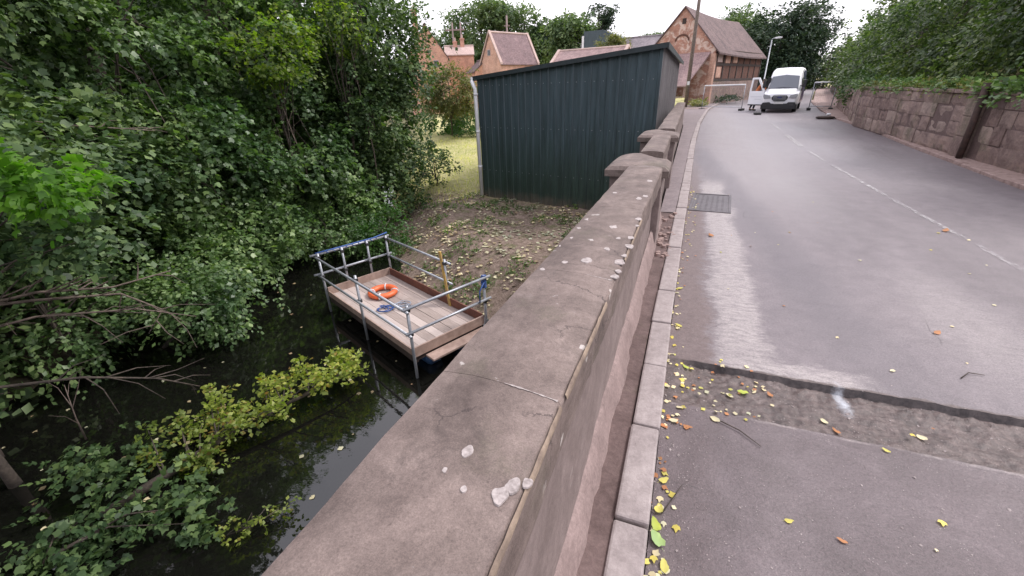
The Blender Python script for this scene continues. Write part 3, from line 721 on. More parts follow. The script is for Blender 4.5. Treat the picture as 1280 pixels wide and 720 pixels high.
def board3(P, Q, zp, zq, h, th, n, name, mat):
    b = LMB(S0); V = []
    for off in (0, th):
        for (p, zz) in ((P, zp), (Q, zq)):
            for dz in (-h, 0): V.append((p.x+n.x*off, p.y+n.y*off, zz+dz))
    b.add(V, [(0, 2, 3, 1), (4, 5, 7, 6), (0, 1, 5, 4), (2, 6, 7, 3), (1, 3, 7, 5), (0, 4, 6, 2)]); return b.build(name, mat, sh)
board3(a-fn*.003, bq-fn*.003, 2.29, 2.91, .14, .03, -fn, 'fascia', 'trim_dark')
board3(bq+Vector((.003, 0, 0)), c+Vector((.003, 0, 0)), 2.91, 2.91, .17, .03, Vector((1, 0, 0)), 'fascia', 'trim_dark')
b = LMB(S0); x0, y0 = -8.2, 16.88
b.tube([(x0-.06, y0+.1, 2.17), (x0-.06, y0-.02, 2.1), (x0+.02, y0-.08, 1.98), (x0+.09, y0-.08, 1.84), (x0+.1, y0-.07, -2.5)], .078, 12)
for z_ in (1.6, .2, -1.2): b.tube([(x0+.1, y0-.07, z_), (x0+.1, y0-.07, z_+.09)], .092, 12)
b.build('downpipe', 'pvc', sh, True)
b = LMB(S0); b.tube([(x0-.06, 16.85, 2.2), (x0-.08, 31.8, 2.2)], .07, 10); b.build('gutter', 'pvc', sh, True)

# ------------------------------------------------------------------ scaffold platform
D = Vector((-4.5, 5.85, 0)); U = Vector((-.911, .413, 0)); Wd = Vector((.413, .911, 0)); PL, PW = 4.05, 1.75; DZ = -2.9
ang = math.atan2(U.y, U.x)
pf = thing('work_platform', 'timber work platform with grey scaffold-tube guardrails floating at the river bank', 'platform', (D.x, D.y, DZ), ang)
# local frame: x along U, y: -Wd is left of U ... find sign
sy = 1 if Vector((-math.sin(ang), math.cos(ang), 0)).dot(Wd) > 0 else -1
def pc(x, y, z=0): return (x, sy*y, z)
def pbox(b, x0, x1, y0, y1, z0, z1): return b.box(x0, x1, min(sy*y0, sy*y1), max(sy*y0, sy*y1), z0, z1)
b = MB(); rr = random.Random(2)
for i in range(8):
    y0 = i*PW/8+.004; x = 0
    for seg in ((0, PL*.5+rr.uniform(-.3, .3)), (None, PL)):
        s0 = x if seg[0] is None else 0; pbox(b, s0+.003, seg[1], y0, y0+PW/8-.01, -.045, rr.uniform(-.004, .004)); x = seg[1]
b.build('deck', 'planks', pf)
for (x0, x1, y0, y1, h, mt) in ((.0, PL, -.035, -.003, .1, 'board'), (.0, PL, PW+.003, PW+.035, .2, 'board_red'), (PL+.003, PL+.038, -.035, PW+.035, .2, 'board'), (-.04, -.003, -.035, PW+.035, .17, 'board')):
    b = MB(); pbox(b, x0, x1, y0, y1, -.05, h); b.build('toe_board', mt, pf, bevel=.004)
b = MB(); pbox(b, 0, PL, -.03, .05, -.2, -.052); pbox(b, 0, PL, PW-.05, PW+.03, -.2, -.052)
for i in range(6): pbox(b, i*.79, i*.79+.06, .055, PW-.055, -.16, -.052)
b.build('deck_frame', 'timber_dark', pf)
for (x, y) in ((.1, .25), (.1, 1.0), (1.6, .25), (1.6, 1.0), (2.9, .25), (2.9, 1.0)):
    b = MB(); cs = [pc(x, y+.25, -.37), pc(x+1.0, y+.25, -.37)]; b.tube([pc(x, y+.25, -.37), pc(x+.08, y+.25, -.37), pc(x+.92, y+.25, -.37), pc(x+1.0, y+.25, -.37)], [.17, .2, .2, .17], 16)
    b.build('float_drum', 'blue_tarp', pf, True)
TR = .031; HT = 1.08
def post(x, y, z0=-.62, z1=HT+.06, mt='steel', dx=0, dy=0):
    b = MB(); b.tube([pc(x, y, z0), pc(x+dx, y+dy, z1)], TR, 10); o = b.build('post', mt, pf, True)
    for z in (.52, 1.04):
        t = (z-z0)/(z1-z0); b = MB(); X_, Y_, Z_ = pc(x+dx*t, y+dy*t, z); b.box(X_-.045, X_+.045, Y_-.045, Y_+.045, Z_-.035, Z_+.035); b.build('coupler', 'steel_dark', o, bevel=.01)
def rail(x0, y0, x1, y1, z0, z1=None, mt='steel'):
    b = MB(); b.tube([pc(x0, y0, z0), pc(x1, y1, z0 if z1 is None else z1)], TR*.95, 10); b.build('rail', mt, pf, True)
post(-.06, -.07, -.75); post(2.05, -.07, -.7); post(PL+.06, -.07, -.6); post(PL+.06, .55, -.1); post(PL+.06, 1.25, -.1); post(PL+.06, PW+.07, -.3)
post(-.06, PW+.07, -.5); post(1.35, PW+.07, -.3)
for z in (.52, 1.04):
    rail(-.18, -.125, PL+.2, -.125, z); rail(PL+.115, -.25, PL+.115, PW+.2, z+.06); rail(1.2, PW+.125, PL+.2, PW+.125, z); rail(-.115, -.2, -.115, PW+.2, z+.06)
b = MB(); pbox(b, -.32, -.045, .2, 1.7, -.13, -.08); b.build('step_board', 'board', pf, bevel=.01)
# life ring
def wp(x, y, z): 
    return D + U*x + Wd*y + Vector((0, 0, DZ+z))
lr = thing('life_ring', 'orange life ring lying on the timber platform deck', 'life ring', wp(3.0, .95, .075))
V = []; F = []; NU, NV = 40, 14
for i in range(NU):
    for j in range(NV):
        a_ = 2*math.pi*i/NU; b_ = 2*math.pi*j/NV; rr_ = .3+.085*math.cos(b_); V.append((rr_*math.cos(a_), rr_*math.sin(a_), .07*math.sin(b_)))
F = [(i*NV+j, ((i+1) % NU)*NV+j, ((i+1) % NU)*NV+(j+1) % NV, i*NV+(j+1) % NV) for i in range(NU) for j in range(NV)]
mesh('ring', V, F, 'orange', lr, True)
for k in range(4):
    b = MB(); a_ = k*math.pi/2+.4; P = []
    for j in range(13):
        q = 2*math.pi*j/12; rr_ = .3+.091*math.cos(q); P.append((rr_*math.cos(a_), rr_*math.sin(a_), .077*math.sin(q)))
    b.tube(P, .018, 6, False); b.build('band', 'pvc', lr, True)
def coil(name, mat, label, c, r, seed, turns=5, cat='rope', th=.012, spread=.12):
    rr = random.Random(seed); P = []
    for i in range(turns*14):
        t = i/14*2*math.pi; q = r*(.6+.4*math.sin(t*.37+seed))+rr.uniform(-.01, .01)
        P.append((q*math.cos(t)+spread*math.sin(t*.23+seed), q*math.sin(t)*.8+spread*math.cos(t*.31), .012+.008*rr.random()+i*.0006))
    b = MB(); b.tube(P, th, 6); return tag(b.build(name, mat, None, True, loc=c), label, cat)
coil('rope_coil', 'blue_rope', 'coil of blue rope beside the life ring on the platform deck', wp(2.15, .62, .005), .17, 3, 6)
coil('rope_coil', 'pale_rope', 'loose pale blue rope tangled next to the darker blue coil on the deck', wp(1.95, .95, .005), .2, 5, 5)
b = MB(); b.tube([wp(PL+.11, -.1, 1.14), wp(PL+.115, .4, 1.135), wp(PL+.11, .9, 1.14), wp(PL+.12, 1.5, 1.14), wp(PL+.1, 1.9, 1.2)], .02, 6)
P = []
for i in range(60): t = i/60; a_ = i*.9; P.append(wp(PL+.115+.035*math.cos(a_), .1+1.5*t, 1.105+.035*math.sin(a_)))
b.tube(P, .009, 5); tag(b.build('tied_rope', 'blue_rope', None, True), 'blue rope wound along the far end guardrail of the platform', 'rope')
b = MB(); P = []
for i in range(70): a_ = i*.8; P.append(wp(-.06+.05*math.cos(a_), PW+.07+.05*math.sin(a_), .85+.3*i/70))
b.tube(P, .015, 5); b.tube([wp(-.1, PW+.05, 1.0), wp(-.14, PW-.12, .85), wp(-.15, PW-.14, .6)], .016, 6)
tag(b.build('tied_rope', 'blue_rope', None, True), 'blue rope knotted round the corner post nearest the parapet', 'rope')
b = MB()
for (dx, wdt) in ((0, .045),):
    p0, p1 = wp(1.18, PW-.02, .0), wp(1.5, PW+.07, 1.3); d_ = (p1-p0).normalized(); s_ = U*wdt; n_ = Wd*.014
    b.add([p0-s_-n_, p0+s_-n_, p0+s_+n_, p0-s_+n_, p1-s_-n_, p1+s_-n_, p1+s_+n_, p1-s_+n_], [(3, 2, 1, 0), (4, 5, 6, 7), (0, 1, 5, 4), (1, 2, 6, 5), (2, 3, 7, 6), (3, 0, 4, 7)])
tag(b.build('leaning_board', 'yellow_wood', bevel=.004), 'narrow yellow board leaning upright against the bank-side guardrail', 'board')

# ------------------------------------------------------------------ van
van = thing('delivery_van', 'white high-roof panel van facing the camera with its driver door open', 'van', (4.72, 31.0, 0), R(-13)); van.scale = (.92, .95, .97)
# local: front bumper at y=0, rear +y, x across
def lerp(a, b, t): return a+(b-a)*t
def vsec(y, hw, z0, zs, z1, tuck):   # half width, sill, shoulder, roof height, roof half width
    return [(-hw, y, z0), (-hw*1.0, y, zs), (-hw*.985, y, lerp(zs, z1, .35)), (-tuck, y, z1-.14), (-tuck*.88, y, z1-.03), (0, y, z1), (tuck*.88, y, z1-.03), (tuck, y, z1-.14), (hw*.985, y, lerp(zs, z1, .35)), (hw, y, zs), (hw, y, z0)]
S = [vsec(.02, .86, .48, .8, 1.06, .78), vsec(.14, .94, .42, .9, 1.12, .82), vsec(.5, .98, .42, 1.0, 1.22, .84), vsec(.92, 1.0, .42, 1.06, 1.34, .86), vsec(1.55, 1.0, .42, 1.1, 2.12, .86), vsec(1.95, 1.0, .42, 1.12, 2.42, .84), vsec(2.6, 1.0, .42, 1.15, 2.5, .84), vsec(5.4, 1.0, .42, 1.15, 2.5, .84), vsec(5.5, .97, .45, 1.15, 2.44, .8)]
V = [p for s_ in S for p in s_]; m = 11
F = [(j*m+i, j*m+i+1, (j+1)*m+i+1, (j+1)*m+i) for j in range(len(S)-1) for i in range(m-1)]
F += [tuple(range(m-1, -1, -1)), tuple((len(S)-1)*m+i for i in range(m))] + [(j*m, (j+1)*m, (j+1)*m+m-1, j*m+m-1) for j in range(len(S)-1)]
body = mesh('body', V, F, 'white_paint', van, True); bv = body.modifiers.new('bevel', 'BEVEL'); bv.width = .03; bv.segments = 2; bv.limit_method = 'ANGLE'; bv.angle_limit = R(28)
b = MB() # windscreen
ws = [(-.84, .96, 1.3), (0, .88, 1.38), (.84, .96, 1.3), (.76, 1.52, 1.98), (0, 1.47, 2.06), (-.76, 1.52, 1.98)]; n_ = Vector((0, -.75, .66))*.05
b.add([Vector(p)+n_ for p in ws]+[Vector(p)-n_*2 for p in ws], [(0, 1, 4, 5), (1, 2, 3, 4), (11, 10, 7, 6), (10, 9, 8, 7), (0, 6, 7, 1), (1, 7, 8, 2), (2, 8, 9, 3), (3, 9, 10, 4), (4, 10, 11, 5), (5, 11, 6, 0)])
b.build('windscreen', 'glass', van, bevel=.02)
b = MB(); b.prism([(-.97, .2), (.97, .2), (.99, .42), (.9, .58), (.52, .6), (.45, .52), (-.45, .52), (-.52, .6), (-.9, .58), (-.99, .42)], -.09, .12, 'y'); b.build('bumper', 'black_plastic', van, bevel=.03)
for s_ in (-1, 1): b = MB(); b.box(min(s_*.9, s_*.98), max(s_*.9, s_*.98), .1, .6, .22, .44); b.build('lower_trim', 'black_plastic', van)
b = MB(); b.prism([(-.42, .74), (-.3, .64), (.3, .64), (.42, .74), (.46, .86), (.36, .97), (-.36, .97), (-.46, .86)], -.035, .06, 'y'); gr = b.build('grille', 'black_plastic', van, bevel=.02)
b = MB()
for z in (.72, .79, .86, .92): b.box(-.36, .36, -.05, -.037, z-.008, z+.008)
b.build('grille_bar', 'steel', gr)
b = MB(); P = [(.13*math.cos(t), .86+.05*math.sin(t)) for t in np.linspace(0, 2*math.pi, 20, endpoint=False)]; b.prism(P, -.065, -.052, 'y'); b.build('badge', 'navy', gr)
for s_ in (-1, 1):
    b = MB(); P = [(s_*.5, .82), (s_*.56, .98), (s_*.92, 1.06), (s_*.95, .93), (s_*.88, .8)]
    if s_ < 0: P = P[::-1]
    b.prism(P, -.045, .2, 'y'); b.build('headlight', 'lamp_lens', van, bevel=.02)
    b = MB(); P = [(s_*.62, .4), (s_*.62, .5), (s_*.82, .5), (s_*.82, .4)]; P = P[::-1] if s_ < 0 else P
    b.prism(P, -.1, -.085, 'y'); b.build('fog_lamp', 'dark_glass', van)
    for y in (.95, 4.4):
        w_ = MB(); w_.tube([(s_*.99, y, .35), (s_*.97, y, .35), (s_*.76, y, .35)], [.32, .345, .345], 24); wo_ = w_.build('wheel', 'rubber', van, True)
        w_ = MB(); w_.tube([(s_*1.0, y, .35), (s_*.96, y, .35)], [.19, .21], 20); w_.build('rim', 'steel', wo_)
    b = MB(); b.box(min(s_*1.02, s_*1.22), max(s_*1.02, s_*1.22), 1.12, 1.24, 1.38, 1.78); mo = b.build('wing_mirror', 'black_plastic', van, bevel=.03)
    b = MB(); b.box(min(s_*.9, s_*1.06), max(s_*.9, s_*1.06), 1.14, 1.2, 1.42, 1.48); b.build('mirror_arm', 'black_plastic', van)
b = MB(); b.box(-.26, .26, -.125, -.095, .5, .62); b.build('number_plate', 'plate', van)
b = MB(); b.box(-.4, .4, 0.9, .93, 1.345, 1.37); b.build('wiper', 'black_plastic', van)
b = MB(); b.add([(.99+.02, 2.5, .55), (1.02, 5.3, .55), (1.02, 5.3, 1.15), (1.02, 2.5, 1.15), (.9, 2.5, 2.3), (.9, 5.3, 2.3)], [(0, 1, 2, 3), (3, 2, 5, 4)]); b.build('navy_side_panel', 'navy', van)  # flat navy panel over the rear side of the body
b = MB(); b.add([(1.015, 1.25, 1.15), (1.015, 2.2, 1.2), (.95, 2.2, 1.95), (.95, 1.6, 1.95)], [(0, 1, 2, 3)]); b.build('side_window', 'dark_glass', van)
b = MB(); b.box(-1.005, -.8, 1.25, 2.2, .5, 1.95); b.build('door_opening', 'dark_glass', van)
# open door hinged at front left (x=-1, y=1.15) swung out about 65 deg
dr = bpy.data.objects.new('driver_door', None); COL.objects.link(dr); dr.parent = van; dr.location = (-1.02, 1.15, 0); dr.rotation_euler = (0, 0, R(68)); 
def dpanel(P, y0, y1): b = MB(); b.prism(P, y0, y1, 'x'); return b
# door polygon in (y,z), thickness x
bpy.data.objects.remove(dr)
b = MB(); fr = [(0, .42), (1.02, .42), (1.04, 1.2), (.98, 1.98), (.52, 1.98), (.05, 1.32)]; wi = [(.14, 1.22), (.94, 1.22), (.88, 1.87), (.56, 1.87), (.16, 1.36)]
def ringp(outer, inner, x0, x1, b):
    # outer hexagon split around inner window: lower slab + four window bars
    b.prism([(0, .42), (1.02, .42), (1.04, 1.2), (.02, 1.2)], x0, x1, 'x')
    for q in ([(.02, 1.202), (.14, 1.202), (.56, 1.87), (.5, 1.98), (.05, 1.32)], [(.56, 1.872), (.88, 1.872), (.98, 1.98), (.5, 1.98)], [(.94, 1.202), (1.04, 1.202), (.98, 1.98), (.88, 1.87)]):
        b.prism(q, x0, x1, 'x')
ringp(fr, wi, -.045, .035, b)
door = b.build('driver_door', 'white_paint', van, bevel=.01, loc=(-1.03, 1.2, 0)); door.rotation_euler = (0, 0, R(66)); door['label'] = 'open white driver door'
b = MB(); b.prism([(.1, 1.2), (.95, 1.2), (.9, 1.88), (.55, 1.88), (.14, 1.36)], -.012, .0, 'x'); b.build('door_window', 'clear_glass', door)
b = MB(); b.box(-.053, -.045, .1, .9, .86, .875).box(-.053, -.045, .15, .6, .72, .735); b.build('door_lettering_strip', 'steel', door)
b = MB(); b.box(-.06, .04, .0, 1.0, .36, .418); b.build('door_sill', 'black_plastic', door)

# ------------------------------------------------------------------ person leaning in at the van door
def skin_fig(name, J, E, mat, parent, root=0, sub=1):
    me = bpy.data.meshes.new(name); me.from_pydata([j[:3] for j in J], E, []); me.materials.append(M[mat])
    o = bpy.data.objects.new(name, me); link(o, parent)
    sk = o.modifiers.new('skin', 'SKIN'); me.skin_vertices[0].data[root].use_root = True
    for i, j in enumerate(J): me.skin_vertices[0].data[i].radius = (j[3], j[4] if len(j) > 4 else j[3])
    sb = o.modifiers.new('sub', 'SUBSURF'); sb.levels = sb.render_levels = sub; sk.use_smooth_shade = True
    return o
pr = thing('person', 'person in orange high-visibility jacket leaning in behind the open van door', 'person', (3.72, 33.25, 0), R(-98))
# local +y forward (towards the cab); bent at the waist
J = [(0, 0, .95, .15, .12), (0, .03, 1.12, .145, .12), (0, .13, 1.34, .17, .13), (0, .2, 1.47, .14, .1), (0, .26, 1.55, .055), (0, .3, 1.62, .075), (0, .32, 1.7, .09), (0, .32, 1.78, .07),
     (.2, .17, 1.46, .065), (.25, .42, 1.3, .05), (.2, .72, 1.16, .038), (.19, .8, 1.17, .03), (-.2, .17, 1.46, .065), (-.26, .42, 1.28, .05), (-.22, .7, 1.12, .038), (-.21, .78, 1.12, .03),
     (.1, 0, .85, .1), (.11, .04, .48, .07), (.12, -.04, .1, .048), (.12, .1, .05, .045), (-.1, 0, .85, .1), (-.12, -.1, .48, .07), (-.13, -.25, .1, .048), (-.13, -.11, .05, .045)]
E = [(0, 1), (1, 2), (2, 3), (3, 4), (4, 5), (5, 6), (6, 7), (3, 8), (8, 9), (9, 10), (10, 11), (3, 12), (12, 13), (13, 14), (14, 15), (0, 16), (16, 17), (17, 18), (18, 19), (0, 20), (20, 21), (21, 22), (22, 23)]
skin_fig('body', J, E, 'skin', pr)
g = 1.16
Jj = [(p[0], p[1], p[2], p[3]*g, (p[4] if len(p) > 4 else p[3])*g) for p in J]
skin_fig('jacket', [Jj[0], Jj[1], Jj[2], Jj[3], Jj[8], Jj[9], Jj[10], Jj[12], Jj[13], Jj[14]], [(0, 1), (1, 2), (2, 3), (3, 4), (4, 5), (5, 6), (3, 7), (7, 8), (8, 9)], 'hivis', pr)
skin_fig('trousers', [Jj[0], Jj[16], Jj[17], Jj[18], Jj[20], Jj[21], Jj[22]], [(0, 1), (1, 2), (2, 3), (0, 4), (4, 5), (5, 6)], 'navy_cloth', pr)
for s_, k in ((1, 18), (-1, 22)):
    q = J[k]; skin_fig('boot', [(q[0], q[1]-.03, .09, .065), (q[0], q[1]+.05, .055, .055), (q[0], q[1]+.2, .045, .045)], [(0, 1), (1, 2)], 'rubber', pr)
for hx, hy, hz in ((.19, .8, 1.17), (-.21, .78, 1.12)):
    for k in range(5):
        a_ = (k-2)*.28; J2 = [(hx, hy, hz, .011), (hx+.012*(k-2), hy+.05, hz, .01), (hx+.016*(k-2)+.0, hy+.09-.008*abs(k-2), hz-.02, .009)]
        skin_fig('finger', J2, [(0, 1), (1, 2)], 'skin', pr)
b = MB(); V = []; F = []
for i in range(7):
    for j in range(12):
        th = i/6*1.5; ph = j/12*2*math.pi; V.append((.108*math.sin(th)*math.cos(ph), .31+.112*math.sin(th)*math.sin(ph), 1.71+.14*math.cos(th)))
F = [(i*12+j, i*12+(j+1) % 12, (i+1)*12+(j+1) % 12, (i+1)*12+j) for i in range(6) for j in range(12)]
mesh('hair', V, F, 'hair', pr, True)

# ------------------------------------------------------------------ mesh fence panels, feet, sandbags, lamp, poles
def fence_panel(x0, y0, x1, y1, label, h=1.52):
    L = math.hypot(x1-x0, y1-y0); t = thing('fence_panel', label, 'fence panel', (x0, y0, .02), math.atan2(y1-y0, x1-x0), 'temporary mesh fence panels')
    for x in (0, L): b = MB(); b.tube([(x, 0, .05), (x, 0, h)], .021, 8); b.build('upright', 'steel', t, True)
    for z in (.2, h): b = MB(); b.tube([(0, 0, z), (L, 0, z)], .021 if z < 1 else .042, 8); b.build('rail', 'steel' if z < 1 else 'pvc', t, True)
    b = MB(); x = .1
    while x < L: b.tube([(x, 0, .2), (x, 0, h)], .0022, 3, False); x += .1
    for z in np.arange(.4, h, .25): b.tube([(0, 0, z), (L, 0, z)], .0022, 3, False)
    b.build('wire_mesh', 'steel', t)
    for x in (0, L): b = MB(); b.prism([(x-.11, -.32), (x+.11, -.32), (x+.11, .32), (x-.11, .32)], -.02, .11); b.build('foot', 'rubber', t, bevel=.03)
fence_panel(.65, 34.6, 3.05, 33.6, 'mesh fence panel across the road left of the van, in front of the barn')
fence_panel(6.75, 33.2, 7.85, 33.0, 'short mesh fence panel between the van and the right-hand wall')
def lump(name, label, cat, c, s, mat, seed, n=10):
    rr = random.Random(seed); V = []; F = []
    for i in range(n):
        for j in range(16):
            th = math.pi*i/(n-1); ph = 2*math.pi*j/16; q = 1+.18*nz(math.cos(ph)*1.5+seed, math.sin(ph)*1.5+th, 1.2)
            def pw(v, e=.6): return math.copysign(abs(v)**e, v)
            V.append((s[0]*q*pw(math.sin(th))*pw(math.cos(ph)), s[1]*q*pw(math.sin(th))*pw(math.sin(ph)), s[2]*(1+pw(math.cos(th))*.95)))
    F = [(i*16+j, (i+1)*16+j, (i+1)*16+(j+1) % 16, i*16+(j+1) % 16) for i in range(n-1) for j in range(16)]
    return tag(mesh(name, V, F, mat, None, True, loc=c), label, cat)
lump('sandbag', 'dark sandbag lying on the road in front of the open van door', 'sandbag', (3.55, 29.5, 0), (.2, .3, .06), 'rubber', 1)
lump('sandbag', 'dark brown sandbag against the right-hand kerb near the fence', 'sandbag', (6.05, 25.9, 0), (.38, .25, .07), 'timber_dark', 2)
lump('crumpled_bag', 'small crumpled white bag resting on the brown sandbag by the kerb', 'bag', (6.2, 26.1, .135), (.09, .08, .06), 'pvc', 3)

sl = thing('street_lamp', 'slim grey street lamp with a short arm behind the barn', 'street lamp', (5.75, 48.0, 0))
b = MB(); b.tube([(0, 0, 0), (0, 0, 1.2), (0, 0, 1.21), (.0, 0, 4.9)], [.09, .09, .055, .045], 10); b.build('pole', 'steel', sl, True)
b = MB(); b.tube([(0, 0, 4.85), (.06, 0, 4.98), (.25, 0, 5.02)], .03, 8); b.build('arm', 'steel', sl, True)
b = MB(); b.prism([(.2, 4.97), (.3, 4.95), (.75, 4.99), (.78, 5.05), (.6, 5.1), (.25, 5.08)], -.1, .1, 'y'); hd = b.build('lamp_head', 'pvc', sl, bevel=.02)
b = MB(); b.box(.33, .7, -.08, .08, 4.935, 4.968); b.build('lens', 'lamp_lens', hd)
tp = thing('telegraph_pole', 'tall thin brown wooden pole rising beside the far end of the parapet', 'pole', (-.46, 37.0, 0))
b = MB(); b.tube([(0, 0, -.3), (0, 0, 4), (.0, 0, 9.5)], [.135, .125, .1], 12); b.build('shaft', 'bark_pale', tp, True)
b = MB(); b.box(-.09, .09, -.15, -.12, 1.6, 1.85); b.build('number_tag', 'plate', tp)

# ------------------------------------------------------------------ barn by the road
C0 = Vector((1.2, 42, 0)); bu = Vector((.36, .933, 0)).normalized(); bl = Vector((-bu.y, bu.x, 0)); brz = math.atan2(bu.y, bu.x)-math.pi/2
bn = thing('timber_barn', 'old barn with flaking brick gable, timber-framed side and sagging brown tiled roof', 'barn', C0, brz)
# local: +y along length, -x to the left gable corner
GW, BL, EH, RH = 5.7, 13.2, 4.15, 7.25
b = MB(); b.prism([(-GW, -.3), (0, -.3), (0, EH), (-GW/2, RH), (-GW, EH)], 0, .3, 'y'); gb = b.build('gable_wall', 'brick_flaking', bn)
b = MB(); P = [(-GW/2+.62*math.cos(t), 4.9+.5*math.sin(t)) for t in np.linspace(0, math.pi, 12)]; Pi = [(-GW/2+.5*math.cos(t), 4.88+.38*math.sin(t)) for t in np.linspace(math.pi, 0, 12)]; b.prism(P+Pi, -.04, .02, 'y'); b.build('brick_arch', 'brick_dark', gb)
b = MB(); b.box(-GW/2-.16, -GW/2+.16, -.02, .02, 6.1, 6.5); b.build('vent', 'timber_dark', gb)
b = MB(); b.box(-.25, 0, .302, BL, 1.75, EH-.02); sw = b.build('side_wall', 'brick_dark', bn)
b = MB(); b.box(-.25, .05, .302, BL, -.3, 1.745); b.build('plinth', 'blocks', bn)
b = MB()
for i in range(8):
    y = .35+i*(BL-.6)/7; b.box(-.02, .045, y, y+.2, 1.76, EH-.05)
for z in (1.78, 2.95, EH-.22): b.box(-.02, .04, .32, BL-.05, z, z+.18)
b.build('timber_frame', 'timber_dark', sw)
for (y, z0, z1, mt) in ((.75, 3.2, 3.9, 'verge'), (2.7, 3.15, 3.85, 'brick_pink'), (.75, 2.05, 2.85, 'brick_pink'), (4.6, 3.2, 3.8, 'brick_pink')):
    b = MB(); b.box(-.01, .03, y, y+1.1, z0, z1); b.build('infill_panel', mt, sw)
b = MB(); n = 16; V = []; F = []
for j in range(n+1):
    y = -.15+(BL+.35)*j/n; sag = -.22*math.sin(math.pi*min(1, max(0, j/n)))-.25*(j/n)
    V += [(-GW-.3, y, EH-.22+sag*.4), (-GW/2, y, RH+.12+sag), (.38, y, EH-.28+sag*.5), (.38, y, EH-.4+sag*.5), (-GW/2, y, RH+sag), (-GW-.3, y, EH-.34+sag*.4)]
for j in range(n):
    for k in range(6): F.append((6*j+k, 6*j+(k+1) % 6, 6*j+6+(k+1) % 6, 6*j+6+k))
F += [(5, 4, 3, 2, 1, 0), tuple(6*n+k for k in range(6))]; b.add(V, F); b.build('roof', 'tile_brown', bn)
b = MB(); b.box(-.32, .06, -.06, .3, -.3, EH-.35); b.build('corner_pier', 'brick_pink', bn)
b = MB(); b.add([(-5.8, -3.2, 1.55), (-.75, -3.2, 1.55), (-.35, -.02, 3.95), (-5.8, -.02, 3.95), (-5.8, -3.2, 1.45), (-.75, -3.2, 1.45), (-.35, -.02, 3.8), (-5.8, -.02, 3.8)], [(0, 1, 2, 3), (7, 6, 5, 4), (0, 4, 5, 1), (1, 5, 6, 2), (2, 6, 7, 3), (3, 7, 4, 0)]); b.build('lean_to_roof', 'tile_pink', bn)
b = MB()
for (x0, x1) in ((-5.7, -3.0), (-2.75, -2.6), (-1.9, -1.8), (-1.0, -.8)): b.box(x0, x1, -3.0, -2.7, -.3, 1.44)
b.box(-2.6, -.8, -2.95, -2.7, -.3, .75); b.build('lean_to_wall', 'rubble', bn)

# ------------------------------------------------------------------ generic houses far behind (each with its parts)
def house(name, label, loc, rz, w_, l_, eh, rh, wall, roof, windows=(), verge=None, chims=(), base=-3, ov=.2):
    t = thing(name, label, 'building', loc, rz)
    b = MB(); b.prism([(0, base), (w_, base), (w_, eh), (w_/2, rh), (0, eh)], 0, l_, 'y'); wl = b.build('wall', wall, t)
    b = MB(); k = (rh-eh)/(w_/2); y0, y1 = -ov*.5, l_+ov*.5
    b.prism([(-ov, eh-k*ov+.02), (w_/2, rh+.02), (w_+ov, eh-k*ov+.02), (w_+ov, eh-k*ov+.16), (w_/2, rh+.18), (-ov, eh-k*ov+.16)], y0, y1, 'y'); rf = b.build('roof', roof, t)
    if verge:
        for yv in (y0-.1, y1-.25):
            b = MB(); b.prism([(-ov-.05, eh-k*ov+.1), (w_/2, rh+.1), (w_+ov+.05, eh-k*ov+.1), (w_+ov+.05, eh-k*ov+.34), (w_/2, rh+.36), (-ov-.05, eh-k*ov+.34)], yv, yv+.35, 'y'); b.build('verge', verge, rf)
    b = MB(); b.tube([(w_/2, y0, rh+.17), (w_/2, y1, rh+.17)], .13, 8); b.build('ridge', verge or roof, rf)
    for (x, z, ww, hh) in windows:
        b = MB(); b.box(x-ww/2-.08, x+ww/2+.08, -.04, .02, z-hh/2-.08, z+hh/2+.08); wn = b.build('window', 'verge', t)
        b = MB(); b.box(x-ww/2, x+ww/2, -.06, -.042, z-hh/2, z+hh/2); b.build('pane', 'dark_glass', wn)
    for (x, y, z0, z1, np_) in chims:
        b = MB(); b.box(x-.35, x+.35, y-.3*np_, y+.3*np_, z0, z1).box(x-.42, x+.42, y-.3*np_-.07, y+.3*np_+.07, z1-.2, z1-.05); ch = b.build('chimney', wall, rf)
        for q in range(np_): b = MB(); b.tube([(x, y+(q-(np_-1)/2)*.5, z1), (x, y+(q-(np_-1)/2)*.5, z1+.5)], [.15, .12], 10); b.build('chimney_pot', 'verge', ch)
    return t
# crow-gabled brick barn: gable corner facing left, long roof to the right
house('brick_barn', 'brick barn with pale gable edges and one small window, above the shed roof', (-26.9, 58.2, 0), R(-62+35), 3.9, 6.6, 4.8, 8.15, 'brick_pink', 'tile_purple', [(1.7, 6.0, .5, .6)], 'verge')
house('low_brick_range', 'low brick outbuilding with brown roof joined to the left of the gabled barn', (-27.6, 57.5, 0), R(40), 3.2, 4.5, 3.9, 5.2, 'brick_orange', 'tile_brown')
house('brick_house', 'tall orange brick house half hidden behind the left-hand trees', (-37.6, 57.0, 0), R(34), 5.6, 6, 5.9, 9.9, 'brick_orange', 'tile_brown', [(3.9, 5.2, .6, .8)], None, [(1.6, 1.0, 8.6, 11.8, 1)])
house('chimney_cottage', 'small square brick cottage with a pale roof and twin chimney pots', (-37.2, 67.2, 0), R(-62), 3.0, 4.3, 6.6, 7.7, 'brick_orange', 'verge', [], None, [(1.4, 1.6, 7.2, 8.5, 1), (1.4, 2.7, 7.2, 8.9, 1)])
house('long_low_outbuilding', 'long low outbuilding roof in faded pink tiles behind the shed', (-8.5, 57, 0), R(81), 5.2, 9.0, 4.1, 5.75, 'brick_pink', 'tile_pink', [], 'verge')
house('grey_roofed_house', 'grey slate-roofed building showing above the shed just left of the barn', (-4.2, 62.5, 0), R(80), 5.5, 5.6, 5.2, 7.1, 'brick_pink', 'tile_grey')
gs = thing('agricultural_shed', 'distant dark green metal farm shed with a white corner post', 'shed', (-16.8, 74, 0), R(-6))
